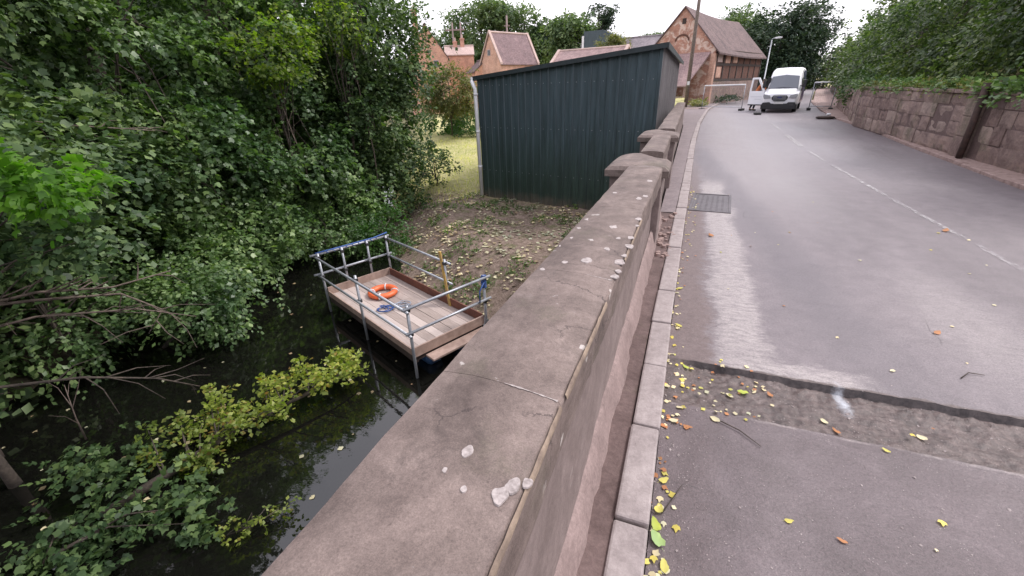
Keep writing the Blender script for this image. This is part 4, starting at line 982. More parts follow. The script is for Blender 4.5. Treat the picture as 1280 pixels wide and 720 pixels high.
b = MB(); b.prism([(0, -2), (9, -2), (9, 6.6), (3.0, 9.2), (0, 9.2)], 0, 8, 'y'); b.build('cladding', 'sheet_dark', gs)
b = MB(); b.box(-.22, .1, -.12, .1, -2, 8.6); b.build('corner_post', 'pvc', gs)
# utility poles in the village
up = thing('twin_utility_pole', 'twin-leg utility pole with crossbar standing among the far trees', 'pole', (-36.5, 70, 0), R(20))
for x in (-.55, .75): b = MB(); b.tube([(x, 0, 0), (x, 0, 11.4)], [.17, .12], 8); b.build('leg', 'mortar', up, True)
for q in ((-1.7, 1.4, -.1, .1, 10.3, 10.5), (-.5, .7, -.08, .08, 7.6, 7.75)): b = MB(); b.box(*q); b.build('crossbar', 'mortar', up)
b = MB()
for x in (-1.5, .1, 1.2): b.tube([(x, 0, 10.5), (x, 0, 10.8)], .08, 6)
b.build('insulator', 'pvc', up)
up = thing('utility_pole', 'single pale utility pole standing behind the gabled brick barn', 'pole', (-25.6, 64.5, 0))
b = MB(); b.tube([(0, 0, 0), (0, 0, 10.9)], [.18, .13], 8); b.build('shaft', 'mortar', up, True)
b = MB(); b.box(-.4, .4, -.06, .06, 9.6, 9.75); b.build('crossbar', 'mortar', up)

# ------------------------------------------------------------------ foliage
rng = np.random.default_rng(5)
def unit(v): return v/np.maximum(np.linalg.norm(v, axis=-1, keepdims=True), 1e-9)
def leaf_verts(base, d, nrm, s, shape='kite'):
    """base (n,3), d direction, nrm normal, s size (n,)"""
    wv = unit(np.cross(d, nrm)); nrm = np.cross(wv, d); s = s[:, None]
    if shape == 'kite':
        return np.stack([base, base+d*s*.5+wv*s*.36-nrm*s*.06, base+d*s+nrm*s*-.05, base+d*s*.5-wv*s*.36-nrm*s*.06], 1), 4, [(0, 1, 2), (0, 2, 3)]
    a = [(0, 0, 0), (.22, .34, .05), (.55, .46, .0), (.62, .22, .07), (1, 0, -.06), (.62, -.22, .07), (.55, -.46, 0), (.22, -.34, .05)]
    V = np.stack([base+d*s*x+wv*s*y+nrm*s*z for x, y, z in a], 1)
    return V, 8, [(0, 1, 2, 3), (0, 3, 4, 5), (0, 5, 6, 7)]
def sprays(C, O, k, L, s, droop=.35, shape='kite', flat=.45):
    """C spray origins, O outward dirs; k leaves per spray of length L, leaf size s"""
    n = len(C); a = unit(O + rng.normal(0, .35, (n, 3)) + np.array([0, 0, -droop]))
    b = unit(np.cross(a, np.array([0, 0, 1.]))+1e-6); nn = unit(np.cross(b, a)); nn = np.where(nn[:, 2:3] < 0, -nn, nn)
    t = np.linspace(.1, 1, k)[None, :] + rng.normal(0, .04, (n, k)); sd = np.where(np.arange(k) % 2 == 0, 1., -1.)[None, :]
    LL = L*rng.uniform(.6, 1.2, (n, 1))
    pos = C[:, None]+a[:, None]*(t*LL)[..., None] + np.array([0, 0, -1.])*((t**2)*LL*.25)[..., None] + rng.normal(0, s*.25, (n, k, 3))
    d = unit(a[:, None]*.7+b[:, None]*sd[..., None]*.8+rng.normal(0, .3, (n, k, 3))+np.array([0, 0, -.25]))
    m = unit(nn[:, None]+rng.normal(0, flat, (n, k, 3)))
    sz = s*rng.uniform(.6, 1.25, (n, k))
    return leaf_verts(pos.reshape(-1, 3), d.reshape(-1, 3), m.reshape(-1, 3), sz.reshape(-1), shape)
def blob_clusters(c, r, ncl, shell=.55):
    u = unit(rng.normal(0, 1, (ncl, 3))); q = (shell+(1-shell)*rng.random((ncl, 1))**.7)
    return np.array(c)+u*q*np.array(r), u
def crown(name, parent, loc, blobs, mat, leaf, k=9, per=14, L=.5, crad=.38, shape='kite', droop=.35, flat=.45, zmin=None):
    """blobs: (cx,cy,cz,rx,ry,rz,nclusters) in world coords"""
    Cs = []; Os = []; heads = []
    for (cx, cy, cz, rx, ry, rz, ncl) in blobs:
        cc, uu = blob_clusters((cx, cy, cz), (rx, ry, rz), ncl); heads.append(cc)
        p = cc[:, None]+rng.normal(0, crad, (ncl, per, 3))*np.array([1, 1, .55]); o = uu[:, None]*.8+rng.normal(0, .6, (ncl, per, 3))
        Cs.append(p.reshape(-1, 3)); Os.append(o.reshape(-1, 3))
    C_ = np.concatenate(Cs); O_ = unit(np.concatenate(Os))
    if zmin is not None: keep = C_[:, 2] > zmin+.15; C_, O_ = C_[keep], O_[keep]
    V, npv, pat = sprays(C_, O_, k, L, leaf, droop, shape, flat)
    V = V-np.array(loc)
    if shape != 'kite': pass
    o = fastmesh(name, V.reshape(-1, 3), npv, mat, parent, pat)
    return o, np.concatenate(heads)
def limbs(parent, loc, base, top, heads, r0, mat='bark', nmax=26, name='branch', rb=.02):
    L0 = Vector(loc); base = Vector(base); top = Vector(top)
    b = MB(); mid = base.lerp(top, .5)+Vector((rng.uniform(-.15, .15), rng.uniform(-.15, .15), 0))
    b.tube([base-L0, mid-L0, top-L0], [r0, r0*.75, r0*.35], 9); b.build('trunk', mat, parent, True)
    b = MB(); H = heads[rng.permutation(len(heads))[:nmax]]
    for h in H:
        h = Vector(h); t = rng.uniform(.25, .95); s = base.lerp(top, t); m = s.lerp(h, .5)+Vector((rng.normal(0, .12), rng.normal(0, .12), .12*(h-s).length))
        b.tube([s-L0, m-L0, h-L0], [rb*2.2*(1.2-t*.6), rb*1.2, rb*.35], 5, False)
    b.build(name, mat, parent, True)
def tree(name, label, cat, base, top, blobs, mat, leaf, r0=.18, group=None, nl=26, bark='bark', rb=.02, **kw):
    t = thing(name, label, cat, base, 0, group)
    o, heads = crown('crown', t, base, blobs, mat, leaf, **kw)
    limbs(t, base, base, top, heads, r0, bark, nl, rb=rb)
    return t
# ---- the wood on the left bank
WB = dict(shape='broad')
tree('riverside_tree', 'dense broadleaf tree forming the right-hand edge of the riverside wood beside the grass', 'tree', (-12.6, 15.5, -2.7), (-12.4, 15.6, 6), [(-12.0, 15.8, 3.8, 2.1, 2.2, 2.7, 84), (-12.1, 15.3, .8, 1.6, 1.8, 2.3, 66), (-12.0, 15.0, -1.6, 1.5, 1.5, 1.0, 22)], 'leaf_dark', .14, .2, 'trees of the riverside wood', crad=.34, per=21, L=.55, shape='broad')
tree('riverside_tree', 'yellow-topped tree behind the bank, left of the wood edge', 'tree', (-15.2, 15.6, -2.4), (-15.2, 15.6, 6.3), [(-15.2, 15.4, 4.6, 2.2, 2.0, 2.2, 50), (-15.2, 14.9, 1.6, 2.0, 1.6, 1.8, 30)], 'leaf_mid', .14, .2, 'trees of the riverside wood', crad=.34, per=20, L=.55, shape='broad')
tree('riverside_tree', 'glossy grey-green tree at the upstream bend overhanging the water', 'tree', (-15.2, 11.2, -2.6), (-14.4, 11.3, 6.3), [(-14.0, 11.6, 3.6, 2.4, 2.4, 2.8, 75), (-13.0, 11.6, .3, 1.9, 1.9, 1.9, 60), (-12.0, 12.3, -1.9, 1.4, 1.4, .9, 24)], 'leaf_blue', .15, .22, 'trees of the riverside wood', crad=.33, per=22, L=.5, shape='broad', flat=.45)
tree('riverside_tree', 'broad dark sycamore on the far bank opposite the platform', 'tree', (-15.0, 7.6, -2.4), (-14.4, 7.7, 6.2), [(-14.2, 7.9, 3.4, 2.5, 2.5, 2.8, 80), (-13.0, 8.3, .3, 2.0, 2.0, 1.9, 66), (-12.2, 8.3, -2.0, 1.4, 1.6, .9, 30)], 'leaf_blue', .145, .24, 'trees of the riverside wood', crad=.33, per=22, L=.5, shape='broad', flat=.45)
tree('riverside_tree', 'dark shaded tree leaning over the water in the left of the wood', 'tree', (-13.6, 3.6, -2.4), (-13.2, 3.9, 6.3), [(-13.2, 4.6, 3.6, 2.5, 2.4, 2.8, 70), (-12.2, 4.9, .4, 1.9, 1.9, 1.7, 46)], 'leaf_dark', .14, .22, 'trees of the riverside wood', crad=.34, per=20, L=.55, shape='broad')
tree('riverside_tree', 'nearest dark tree at the left edge of the photo with bare lower twigs', 'tree', (-11.6, .4, -2.4), (-11.0, .8, 6.5), [(-10.6, 1.4, 4.3, 2.6, 2.4, 2.4, 60), (-9.6, 2.6, 1.2, 1.7, 1.4, 1.2, 30)], 'leaf_dark', .14, .2, 'trees of the riverside wood', crad=.34, per=19, L=.5, shape='broad')
for (lb, p, c, rr_) in (('dark leafy boughs hanging low over the water opposite the fallen branch', (-10.8, 4.8, -3.4), (-9.9, 5.2, -2.2), (.9, .8, .7)), ('leafy bush trailing in the water under the wood at the upstream bend', (-11.3, 10.9, -3.4), (-11.3, 10.9, -2.5), (1.0, 1.1, .8)), ('dark bush hanging low over the water beneath the sycamore', (-11.6, 6.3, -3.4), (-11.8, 6.3, -2.1), (1.2, 1.3, 1.1)), ('bush in deep shade hanging over the water in the left of the photo', (-11.6, 3.6, -3.3), (-11.4, 3.5, -1.7), (1.0, 1.5, 1.2))):
    tree('overhanging_bush', lb, 'bush', p, (c[0], c[1], c[2]), [(*c, *rr_, 34)], 'leaf_blue', .115, .05, 'bushes hanging over the river', nl=16, rb=.012, crad=.3, per=14, L=.42)
# lime yellow sprig high in the wood, bright green spray near left
tree('elder_shrub', 'bright lime-leaved branch catching the light high in the wood', 'shrub', (-13.0, 11.6, -2.2), (-11.9, 10.6, 2.4), [(-11.6, 10.5, 2.9, .9, .9, .5, 16), (-12.0, 11.5, 3.6, .9, .7, .4, 10)], 'leaf_lime', .12, .05, nl=10, rb=.012, crad=.26, per=11, L=.4)
tree('elder_shrub', 'yellow-green bush top at the upper edge of the wood near the rooftops', 'shrub', (-12.2, 13.9, -2.4), (-11.6, 13.4, 3.6), [(-11.5, 13.4, 3.9, .9, .8, .9, 14)], 'leaf_lime', .12, .05, nl=10, rb=.012, crad=.26, per=10, L=.4)
tree('bright_sapling', 'sapling with a vivid green horizontal spray of leaves at the left of the photo', 'sapling', (-8.2, .6, -3.2), (-7.4, 1.2, .9), [(-5.0, 1.85, 1.3, .8, .25, .05, 15)], 'leaf_bright', .085, .03, nl=8, rb=.01, crad=.1, per=8, L=.22, flat=.3, shape='broad')
tree('riverside_sapling', 'grey-green leafy sapling spray above the vivid green one at the left edge', 'sapling', (-8.6, .9, -3.2), (-8.2, 1.2, .6), [(-7.0, 2.2, 1.5, 1.6, .7, .3, 22), (-7.2, 2.6, .5, 1.4, .6, .3, 20)], 'leaf_dark', .1, .03, nl=10, rb=.01, crad=.2, per=11, L=.36)
# green bush beside the platform on the bank
tree('bank_bush', 'fresh green bush on the bank just upstream of the platform', 'bush', (-9.4, 11.6, -3.2), (-9.5, 11.6, -2.2), [(-9.5, 11.7, -2.5, .9, 1.0, .6, 26)], 'leaf_green', .1, .03, nl=12, rb=.01, crad=.24, per=12, L=.35)
tree('bank_bush', 'pale dry-leaved shrub at the foot of the wood edge by the grass', 'bush', (-11.2, 18.2, -2.4), (-11.2, 18.2, -1.2), [(-11.3, 18.2, -1.4, .9, .9, .9, 22), (-10.6, 15.2, -2.1, .5, .7, .4, 10)], 'leaf_dark', .12, .03, nl=12, rb=.01, crad=.26, per=11, L=.4)
tree('field_bush', 'olive and cream leaved shrub between the wood and the shed corner', 'bush', (-18.3, 33.0, -1.6), (-18.2, 33, 2.4), [(-18.3, 33, 1.7, 2.6, 1.2, 1.7, 120)], 'leaf_olive', .16, .06, nl=16, rb=.015, crad=.36, per=12, L=.5)
tree('field_bush', 'bright green bushes behind the yellowing grass left of the downpipe', 'bush', (-19.5, 36, -1.6), (-19.5, 36, .2), [(-20.5, 36, -.4, 2.4, 1.2, 1.5, 34), (-17.6, 35, -.6, 1.8, 1.2, 1.2, 24)], 'leaf_green', .2, .06, nl=16, rb=.015, crad=.4, per=12, L=.5)
# bare twigs reaching out over the dark water
def twig(name, label, pts, r, mat='bark_pale', nside=5, seed=1):
    rr = random.Random(seed); P = [Vector(p) for p in pts]; t = thing(name, label, 'branch', P[0]); L0 = P[0]
    b = MB(); b.tube([p-L0 for p in P], [lerp(r, r*.3, i/(len(P)-1)) for i in range(len(P))], 6)
    for i in range(nside):
        q = rr.uniform(.15, .95)*(len(P)-1); k = min(int(q), len(P)-2); s = P[k].lerp(P[k+1], q-k); L = rr.uniform(.25, .8)
        dd = (P[k+1]-P[k]).normalized(); d = (dd+Vector((rr.uniform(-.8, .8), rr.uniform(-.8, .8), rr.uniform(-.5, .7)))).normalized()
        m = s+d*L*.5+Vector((0, 0, rr.uniform(-.05, .08))); e = s+d*L+Vector((rr.uniform(-.1, .1), rr.uniform(-.1, .1), rr.uniform(-.12, .1)))
        b.tube([s-L0, m-L0, e-L0], [r*.45, r*.3, r*.12], 4, False)
    b.build('stem', mat, t, True); return t
twig('bare_branch', 'pale bare branch reaching out over dark water in the middle left', [(-10.6, 2.0, -1.0), (-9.6, 2.9, -1.05), (-8.9, 3.7, -1.2), (-8.5, 4.0, -1.6), (-8.6, 3.7, -1.95)], .028, seed=2, nside=7)
twig('bare_branch', 'forked brown dead branch in the shade at the left edge below the green spray', [(-9.2, .8, -.4), (-8.6, 1.7, -.55), (-8.1, 2.5, -.5), (-7.6, 3.1, -.62), (-7.2, 3.7, -.55)], .03, seed=3, nside=12)
twig('bare_branch', 'long thin bare twig crossing the upper left of the wood', [(-9.6, 1.5, 1.9), (-9.3, 2.7, 1.85), (-9.0, 4.0, 1.55), (-8.9, 5.2, 1.35)], .022, seed=4, nside=8)
twig('bare_branch', 'thin upright bare twig rising from the water at lower left', [(-9.0, 2.4, -3.4), (-8.9, 2.4, -2.9), (-8.95, 2.5, -2.3)], .016, seed=5, nside=4)
twig('bare_branch', 'brown drooping branch at the left edge just above the stump', [(-8.6, 1.0, -1.6), (-8.0, 1.7, -1.5), (-7.5, 2.3, -1.65), (-7.1, 2.9, -2.0), (-6.9, 3.3, -2.4)], .026, 'bark', seed=31, nside=14)
twig('bare_branch', 'long slack brown branch crossing the dark hollow at the left', [(-8.9, 1.2, -.9), (-8.2, 2.4, -.85), (-7.7, 3.3, -1.1), (-7.4, 3.9, -1.5)], .022, 'bark_pale', seed=33, nside=13)
for i, (p, q, lb) in enumerate([((-12.4, 11.6, -1.5), (-11.8, 10.7, 1.6), 'pale thin stem climbing through the middle of the wood'), ((-11.5, 14.2, -2.5), (-11.2, 13.6, 3.2), 'pale thin stem near the right edge of the wood')]):
    p, q = Vector(p), Vector(q); twig('bare_branch', lb, [p, p.lerp(q, .4)+Vector((.15, 0, 0)), p.lerp(q, .7)+Vector((-.05, .1, 0)), q], .03, seed=10+i, nside=6)
# stump / broken post
st = thing('broken_stump', 'broken brown tree stump standing in the water at the bottom left corner', 'stump', (-8.9, 1.45, -3.45))
b = MB(); b.tube([(0, 0, -.2), (.02, 0, .4), (-.03, .02, .75), (-.05, .03, .8)], [.09, .07, .055, .02], 9); b.build('trunk', 'bark', st, True)
b = MB(); b.tube([(-.12, .05, .5), (-.2, .1, .95), (-.2, .1, 1.15)], [.06, .05, .02], 7); b.build('splinter', 'bark_pale', st, True)
# fallen branch with yellow-green leaves
fb = thing('fallen_branch', 'fallen branch with yellow-green leaves lying in the river below the platform', 'branch', (-6.9, 2.3, -3.35))
L0 = Vector((-6.9, 2.3, -3.35)); main = [Vector(p)+Vector((.12, -.3, 0)) for p in ((-7.1, 1.9, -3.4), (-6.75, 2.7, -3.25), (-6.5, 3.5, -3.15), (-6.15, 4.3, -3.1), (-5.85, 5.0, -3.1), (-5.7, 5.5, -3.15))]
b = MB(); b.tube([p-L0 for p in main], [.08, .065, .05, .035, .02, .01], 8); b.build('limb', 'bark', fb, True)
b = MB(); tips = []; rr = random.Random(8)
for i in range(44):
    q = rr.uniform(.8, 4.9); k = int(q); s = main[k].lerp(main[min(k+1, 5)], q-k); sd = rr.choice((-1, -1, 1)); L = rr.uniform(.35, 1.0)*(1.1-q*.1)
    e = s+Vector((sd*L*.8, rr.uniform(.1, .5), rr.uniform(.05, .4))); m = s.lerp(e, .5)+Vector((0, 0, .08)); b.tube([s-L0, m-L0, e-L0], [.016, .01, .004], 4, False)
    for t in (.45, .7, .9, 1.0): tips.append(tuple(s.lerp(e, t)+Vector((0, 0, .05))))
b.build('twig', 'bark', fb, True)
T = np.array(tips); T = np.repeat(T, 3, 0)+rng.normal(0, .06, (len(T)*3, 3))*np.array([1, 1, .6]); T[:, 2] = np.maximum(T[:, 2], -3.36)
V, npv, pat = sprays(T, unit(rng.normal(0, 1, (len(T), 3))*np.array([1, 1, .3])+np.array([0, .4, .35])), 6, .17, .085, -.1, 'kite', .6)
fastmesh('leaf', (V-np.array(L0)).reshape(-1, 3), npv, 'leaf_yellow', fb, pat)
tree('low_shrub', 'dark green leafy shrub growing over the water in the bottom left corner', 'shrub', (-6.8, .9, -3.4), (-6.7, 1.1, -3.0), [(-6.6, 1.2, -3.15, .8, .35, .16, 12), (-5.9, 1.9, -3.15, .5, .3, .12, 8), (-7.6, 2.0, -3.0, .4, .3, .2, 6)], 'leaf_dark', .1, .02, shape='broad', nl=3, rb=.01, crad=.2, per=10, L=.3)
tree('low_shrub', 'small sprig of yellow leaves low over the water beside the parapet', 'shrub', (-4.75, 2.1, -3.4), (-4.7, 2.2, -3.2), [(-4.65, 2.25, -3.2, .3, .25, .12, 5)], 'leaf_yellow', .06, .012, nl=5, rb=.005, crad=.1, per=6, L=.16)
# wood behind to close the gaps
for i, (x, y, lb) in enumerate([(-24, 2, 'deep wood tree beyond the far bank, furthest left'), (-25, 9, 'deep wood tree beyond the far bank, left of centre'), (-25, 17, 'deep wood tree beyond the far bank, behind the river bend'), (-19, 19.5, 'deep wood tree just left of the meadow'), (-18.5, -6, 'deep wood tree out towards the lower left corner')]):
    tree('backing_tree', lb, 'tree', (x, y, -1.5), (x, y, 8), [(x, y, 4.8, 3.8, 3.8, 4.6, 110), (x+1, y, .2, 3.2, 3.4, 2.4, 60)], 'leaf_dark', .42, .28, 'backing trees of the wood', nl=14, crad=.7, per=14, L=.8, k=7)
for i, (x, y, rx, ry, lb) in enumerate([(-13.6, 10, 1.3, 2.4, 'shaded undergrowth bush at the river bend'), (-14.4, 13.8, 1.2, 1.6, 'shaded undergrowth bush below the yellow-topped tree'), (-14.2, 5.6, 1.4, 2.2, 'shaded undergrowth bush under the dark leaning tree'), (-12.6, 1.2, 1.4, 2.0, 'shaded undergrowth bush at the left edge of the photo')]):
    tree('undergrowth_bush', lb, 'bush', (x, y, -3.2), (x, y, -1.5), [(x, y, -2.0, rx, ry, 1.5, 60)], 'leaf_dark', .22, .05, 'bushes hanging over the river', nl=12, rb=.012, crad=.4, per=14, L=.5)
tree('riverside_tree', 'darkest tree trunkline at the back of the wood, upper left', 'tree', (-19.5, 6, -2), (-19.5, 6, 7), [(-19.5, 6, 3.5, 3.4, 3.4, 3.6, 75), (-18, 5, -.4, 2.6, 2.8, 1.8, 40)], 'leaf_dark', .3, .26, 'trees of the riverside wood', crad=.55, per=14, L=.7)
tree('riverside_tree', 'tall back tree closing the middle of the wood', 'tree', (-19.5, 13.5, -2), (-19.5, 13.5, 7), [(-19.5, 13.5, 3.6, 3.6, 3.4, 3.6, 75), (-18.5, 14.5, -.4, 2.8, 2.6, 1.8, 40)], 'leaf_dark', .3, .26, 'trees of the riverside wood', crad=.55, per=14, L=.7)
tree('riverside_tree', 'back tree beyond the left edge of the wood', 'tree', (-17.5, -.5, -2), (-17.5, -.5, 7), [(-17.5, -.3, 3.6, 3.4, 3.2, 3.6, 60), (-15.5, .5, -.4, 2.2, 2.4, 1.8, 34)], 'leaf_dark', .3, .26, 'trees of the riverside wood', crad=.55, per=14, L=.7)

for (x, y, z, lb) in ((-8.5, -2.2, 3.6, 'unseen canopy tree added outside the view to shade the lower left'), (-9.0, 1.6, 6.2, 'unseen tall canopy tree added above the view to shade the water at the left')):  # out-of-view crowns added to block sky light and darken the water reflection
    tree('added_shade_tree', lb, 'tree', (x-3.5, y-1.5, -2.2), (x-.5, y-.3, z+1), [(x, y, z, 2.8, 2.2, 2.0, 90), (x+1, y-1.5, z-.5, 2.2, 1.6, 1.6, 40)], 'leaf_dark', .26, .2, 'trees of the riverside wood', crad=.5, per=14, L=.6, k=8)
# ---- far trees behind the houses
def fartree(label, x, y, z, rx, rz, mat='leaf_far', leaf=.46, n=80, lobes=5, name='village_tree', grp='trees behind the rooftops'):
    bl = [(x, y, z, rx*.8, rx*.8, rz, n//2)]
    for i in range(lobes):
        a_ = rng.uniform(0, 6.28); bl.append((x+math.cos(a_)*rx*.6, y+math.sin(a_)*rx*.5, z+rng.uniform(-.5, .6)*rz, rx*.45, rx*.45, rz*.4, n//(2*lobes)+3))
    return tree(name, label, 'tree', (x, y, -1), (x, y, z+rz*.5), bl, mat, leaf, .35, grp, nl=18, rb=.06, crad=rx*.17, per=20, L=leaf*2.0, k=7)
fartree('tall rounded tree behind the twin-leg pole', -38.5, 84, 11.2, 6.2, 6.0, n=90)
fartree('lower bushy tree at the left of the village skyline', -47, 88, 9.0, 5, 4.5)
fartree('rounded green tree behind the gabled barn and its pole', -30.6, 86, 10.2, 4.6, 5.2, n=70)
fartree('small dark tree between two taller ones behind the barn roof', -27, 88, 8.6, 3.6, 3.6, 'leaf_fardark')
fartree('dome-shaped green tree right of the gabled barn', -19.6, 80, 8.0, 4.8, 4.2, n=80)
t = fartree('sparse twiggy tree with dark lacy crown against the sky', -16.6, 84, 11.6, 2.6, 2.4, 'leaf_fardark', .34, 14, 3)
fartree('olive round bush beside the distant green farm shed', -10.8, 64, 5.7, 2.4, 1.9, 'leaf_olive', .22, 44, 3)
fartree('distant low tree showing over the grey slate roof', -9.5, 110, 9.6, 3.6, 1.8, 'leaf_far', .4, 30, 3)
fartree('large dark yew-like tree behind the barn and street lamp', 9.0, 66, 5.2, 4.9, 4.6, 'leaf_fardark', .3, 230, 6)
fartree('lighter green tree left of the dark yew above the barn roof', 5.2, 74, 7.6, 4.6, 2.9, 'leaf_far', .3, 70, 4)
# ---- right bank above the wall
def rtree(label, base, blobs, mat, leaf=.14, **kw):
    k = dict(crad=.36, per=22, L=.5); k.update(kw)
    return tree('hillside_tree', label, 'tree', base, (base[0], base[1], max(b[2]+b[5]*.6 for b in blobs)), blobs, mat, leaf, .2, 'trees above the sandstone wall', nl=22, **k)
rtree('tree with paler blossom-tipped leaves where the right wall meets the fence', (10.2, 30, 1.5), [(9.9, 29.5, 3.0, 2.2, 2.6, 1.9, 56), (9.2, 33.5, 2.6, 1.6, 2.4, 1.4, 34)], 'leaf_right', .14)
rtree('yellow-green bushy tree set back behind the fence end', (12.2, 36, 1.5), [(11.6, 36, 3.6, 2.2, 2.6, 1.9, 50), (10.8, 38.5, 2.2, 1.6, 2.4, 1.4, 26)], 'leaf_mid', .19)
rtree('broad green tree over the middle of the sandstone wall', (9.4, 21.5, 1.5), [(8.7, 21.8, 3.9, 1.9, 2.6, 2.2, 66), (8.2, 22.6, 2.3, 1.2, 2.0, 1.0, 26), (10.5, 26, 6.0, 2.6, 2.8, 2.2, 50)], 'leaf_right', .125)
rtree('dark overhanging tree at the top right beside the rusty pipe', (9.2, 15.5, 1.5), [(8.6, 15.8, 4.0, 1.9, 2.6, 2.2, 70), (8.3, 17.6, 2.6, 1.2, 1.8, 1.2, 26), (10.6, 18.8, 5.4, 2.2, 2.2, 2.2, 40)], 'leaf_right', .12)
rtree('nearest dark leafy tree filling the top right corner', (8.8, 11, 1.5), [(8.5, 11.4, 3.6, 1.8, 2.4, 2.2, 66), (8.0, 13.0, 2.4, 1.0, 1.6, .9, 20)], 'leaf_dark', .12)
rtree('dark tall backing tree on the hill above the wall', (14, 25, 2.5), [(14, 24, 6.4, 3.2, 4.2, 3.4, 80), (13, 17, 5.6, 2.8, 3.8, 3.4, 70)], 'leaf_dark', .24, crad=.6, L=.8)
rtree('tall backing tree further along the hill beyond the fence', (15, 42, 2.5), [(14.2, 41, 5.6, 3.0, 4.0, 2.9, 70), (15.5, 33, 7.6, 3.0, 4.0, 3.2, 60)], 'leaf_right', .26, crad=.6, L=.8)
rtree('far hedge-like trees closing the road bend', (19, 60, 1), [(18.6, 58, 3.6, 3.4, 5, 3.2, 60)], 'leaf_right', .3, crad=.7, L=.9)
rtree('hedge-like tree line closing the far end of the road', (20, 92, 0), [(14, 96, 2.4, 7, 4, 3.0, 90), (26, 92, 3.4, 6, 4, 4.0, 70)], 'leaf_right', .45, crad=1., L=1.2)
# weeds spilling over the wall
def weeds(name, label, x0, x1, y0, y1, z, n, mat, leaf, L=.3, k=8, droop=.1, wallf=None):
    C_ = np.stack([rng.uniform(x0, x1, n), rng.uniform(y0, y1, n), np.full(n, z)+rng.normal(0, .06, n)], 1)
    if wallf: C_[:, 0] += np.array([wallf(y) for y in C_[:, 1]])
    V, npv, pat = sprays(C_, unit(rng.normal(0, 1, (n, 3))*np.array([1, 1, .4])+np.array([-.35, 0, .6])), k, L, leaf, droop)
    return tag(fastmesh(name, V.reshape(-1, 3), npv, mat, None, pat), label, 'vegetation', kind='stuff')
weeds('ivy', 'grey-green ivy and weeds spilling along the top of the sandstone wall', -.02, .7, 14.6, 34, 1.5, 950, 'leaf_blue', .1, .3, wallf=wall_x)
weeds('ivy', 'pale leafy creeper hanging over the wall top right of the rusty pipe', -.1, .8, 8, 13.4, 1.52, 620, 'leaf_blue', .12, .34, wallf=wall_x, droop=.3)
weeds('dry_grass', 'dry grass and moss along the coping of the sandstone wall', -.0, .3, 12, 24, 1.47, 500, 'leaf_olive', .06, .22, wallf=wall_x)
tree('wall_end_bush', 'dark bush drooping over the end of the sandstone wall beside the fence', 'bush', (8.3, 26.5, .4), (8.3, 26.5, 1.5), [(7.7, 26.6, 1.35, .8, 2.2, .8, 36), (9.3, 33.5, 1.3, .8, 2.6, .9, 26)], 'leaf_dark', .12, .04, nl=14, rb=.01, crad=.28, per=12, L=.38)
weeds('verge_weeds', 'patch of yellow-green weeds on the verge in front of the barn', .0, 1.0, 36.8, 39.5, .28, 130, 'leaf_olive', .14, .4)
weeds('foot_weeds', 'green plants growing against the foot of the barn side wall', 1.8, 3.6, 42.2, 46.0, .4, 120, 'leaf_fardark', .14, .4)

# ---- litter on the bank
def scatter_leaves(name, label, cat, pts, size, mat, curl=.5):
    n = len(pts); d = unit(np.stack([rng.normal(0, 1, n), rng.normal(0, 1, n), rng.normal(0, .12, n)], 1)); m = unit(np.stack([rng.normal(0, .3*curl, n), rng.normal(0, .3*curl, n), np.ones(n)], 1))
    V, npv, pat = leaf_verts(np.array(pts), d, m, size*rng.uniform(.5, 1.3, n), 'broad')
    return tag(fastmesh(name, V.reshape(-1, 3), npv, mat, None, pat), label, cat, kind='stuff')
pts = []
while len(pts) < 2600:
    x, y = rng.uniform(-10.5, -.8), rng.uniform(7.5, 17.5)
    if river_dist(x, y) > .3 and nz(x, y, 1.1) > -.15: pts.append((x, y, ground_z(x, y)+.03))
scatter_leaves('leaf_litter', 'pale dry leaves and clippings scattered over the muddy bank by the shed', 'leaf litter', pts, .115, 'leaf_dry')
pts = []
while len(pts) < 1300:
    x, y = rng.uniform(-10, -1), rng.uniform(7.5, 17)
    if river_dist(x, y) > .1 and nz(x, y, .9) > .12: pts.append((x, y, ground_z(x, y)+.02))
C_ = np.array(pts); V, npv, pat = sprays(C_, unit(rng.normal(0, 1, (len(C_), 3))*np.array([1, 1, .3])+np.array([0, 0, .7])), 6, .16, .07, 0)
tag(fastmesh('ground_cover', V.reshape(-1, 3), npv, 'leaf_mid', None, pat), 'low green weeds growing in patches on the muddy bank', 'weeds', kind='stuff')
# grass blades on the field edge
n = 9000; gx = rng.uniform(-19, -8.2, n); gy = rng.uniform(15.5, 34, n); keep = gx > -22+0*gy
C_ = np.stack([gx, gy, np.array([ground_z(a_, b_) for a_, b_ in zip(gx, gy)])-.02], 1); ok = np.array([river_dist(a_, b_) > .4 for a_, b_ in zip(gx, gy)]); C_ = C_[ok]; n = len(C_)
d = unit(np.stack([rng.normal(0, .35, n), rng.normal(0, .35, n), np.ones(n)], 1)); m = unit(rng.normal(0, 1, (n, 3))); wv = unit(np.cross(d, m)); s = rng.uniform(.1, .26, (n, 1))
Vg = np.stack([C_-wv*.012, C_+wv*.012, C_+d*s], 1)
M['grass_blade'] = leafmat('grass_blade', [(0, (.36, .4, .15)), (.5, (.55, .52, .24)), (1, (.7, .64, .38))], .6, .4)
tag(fastmesh('field_grass', Vg.reshape(-1, 3), 3, 'grass_blade', None, [(0, 1, 2)]), 'yellowing meadow grass beside the shed', 'grass', kind='stuff')
# floating specks on the water
pts = []
while len(pts) < 90:
    x, y = rng.uniform(-11.5, -3), rng.uniform(1, 9)
    if river_dist(x, y) < -.1: pts.append((x, y, -3.392))
scatter_leaves('floating_leaves', 'small pale leaves floating on the dark river', 'leaves', pts, .085, 'leaf_dry', .1)

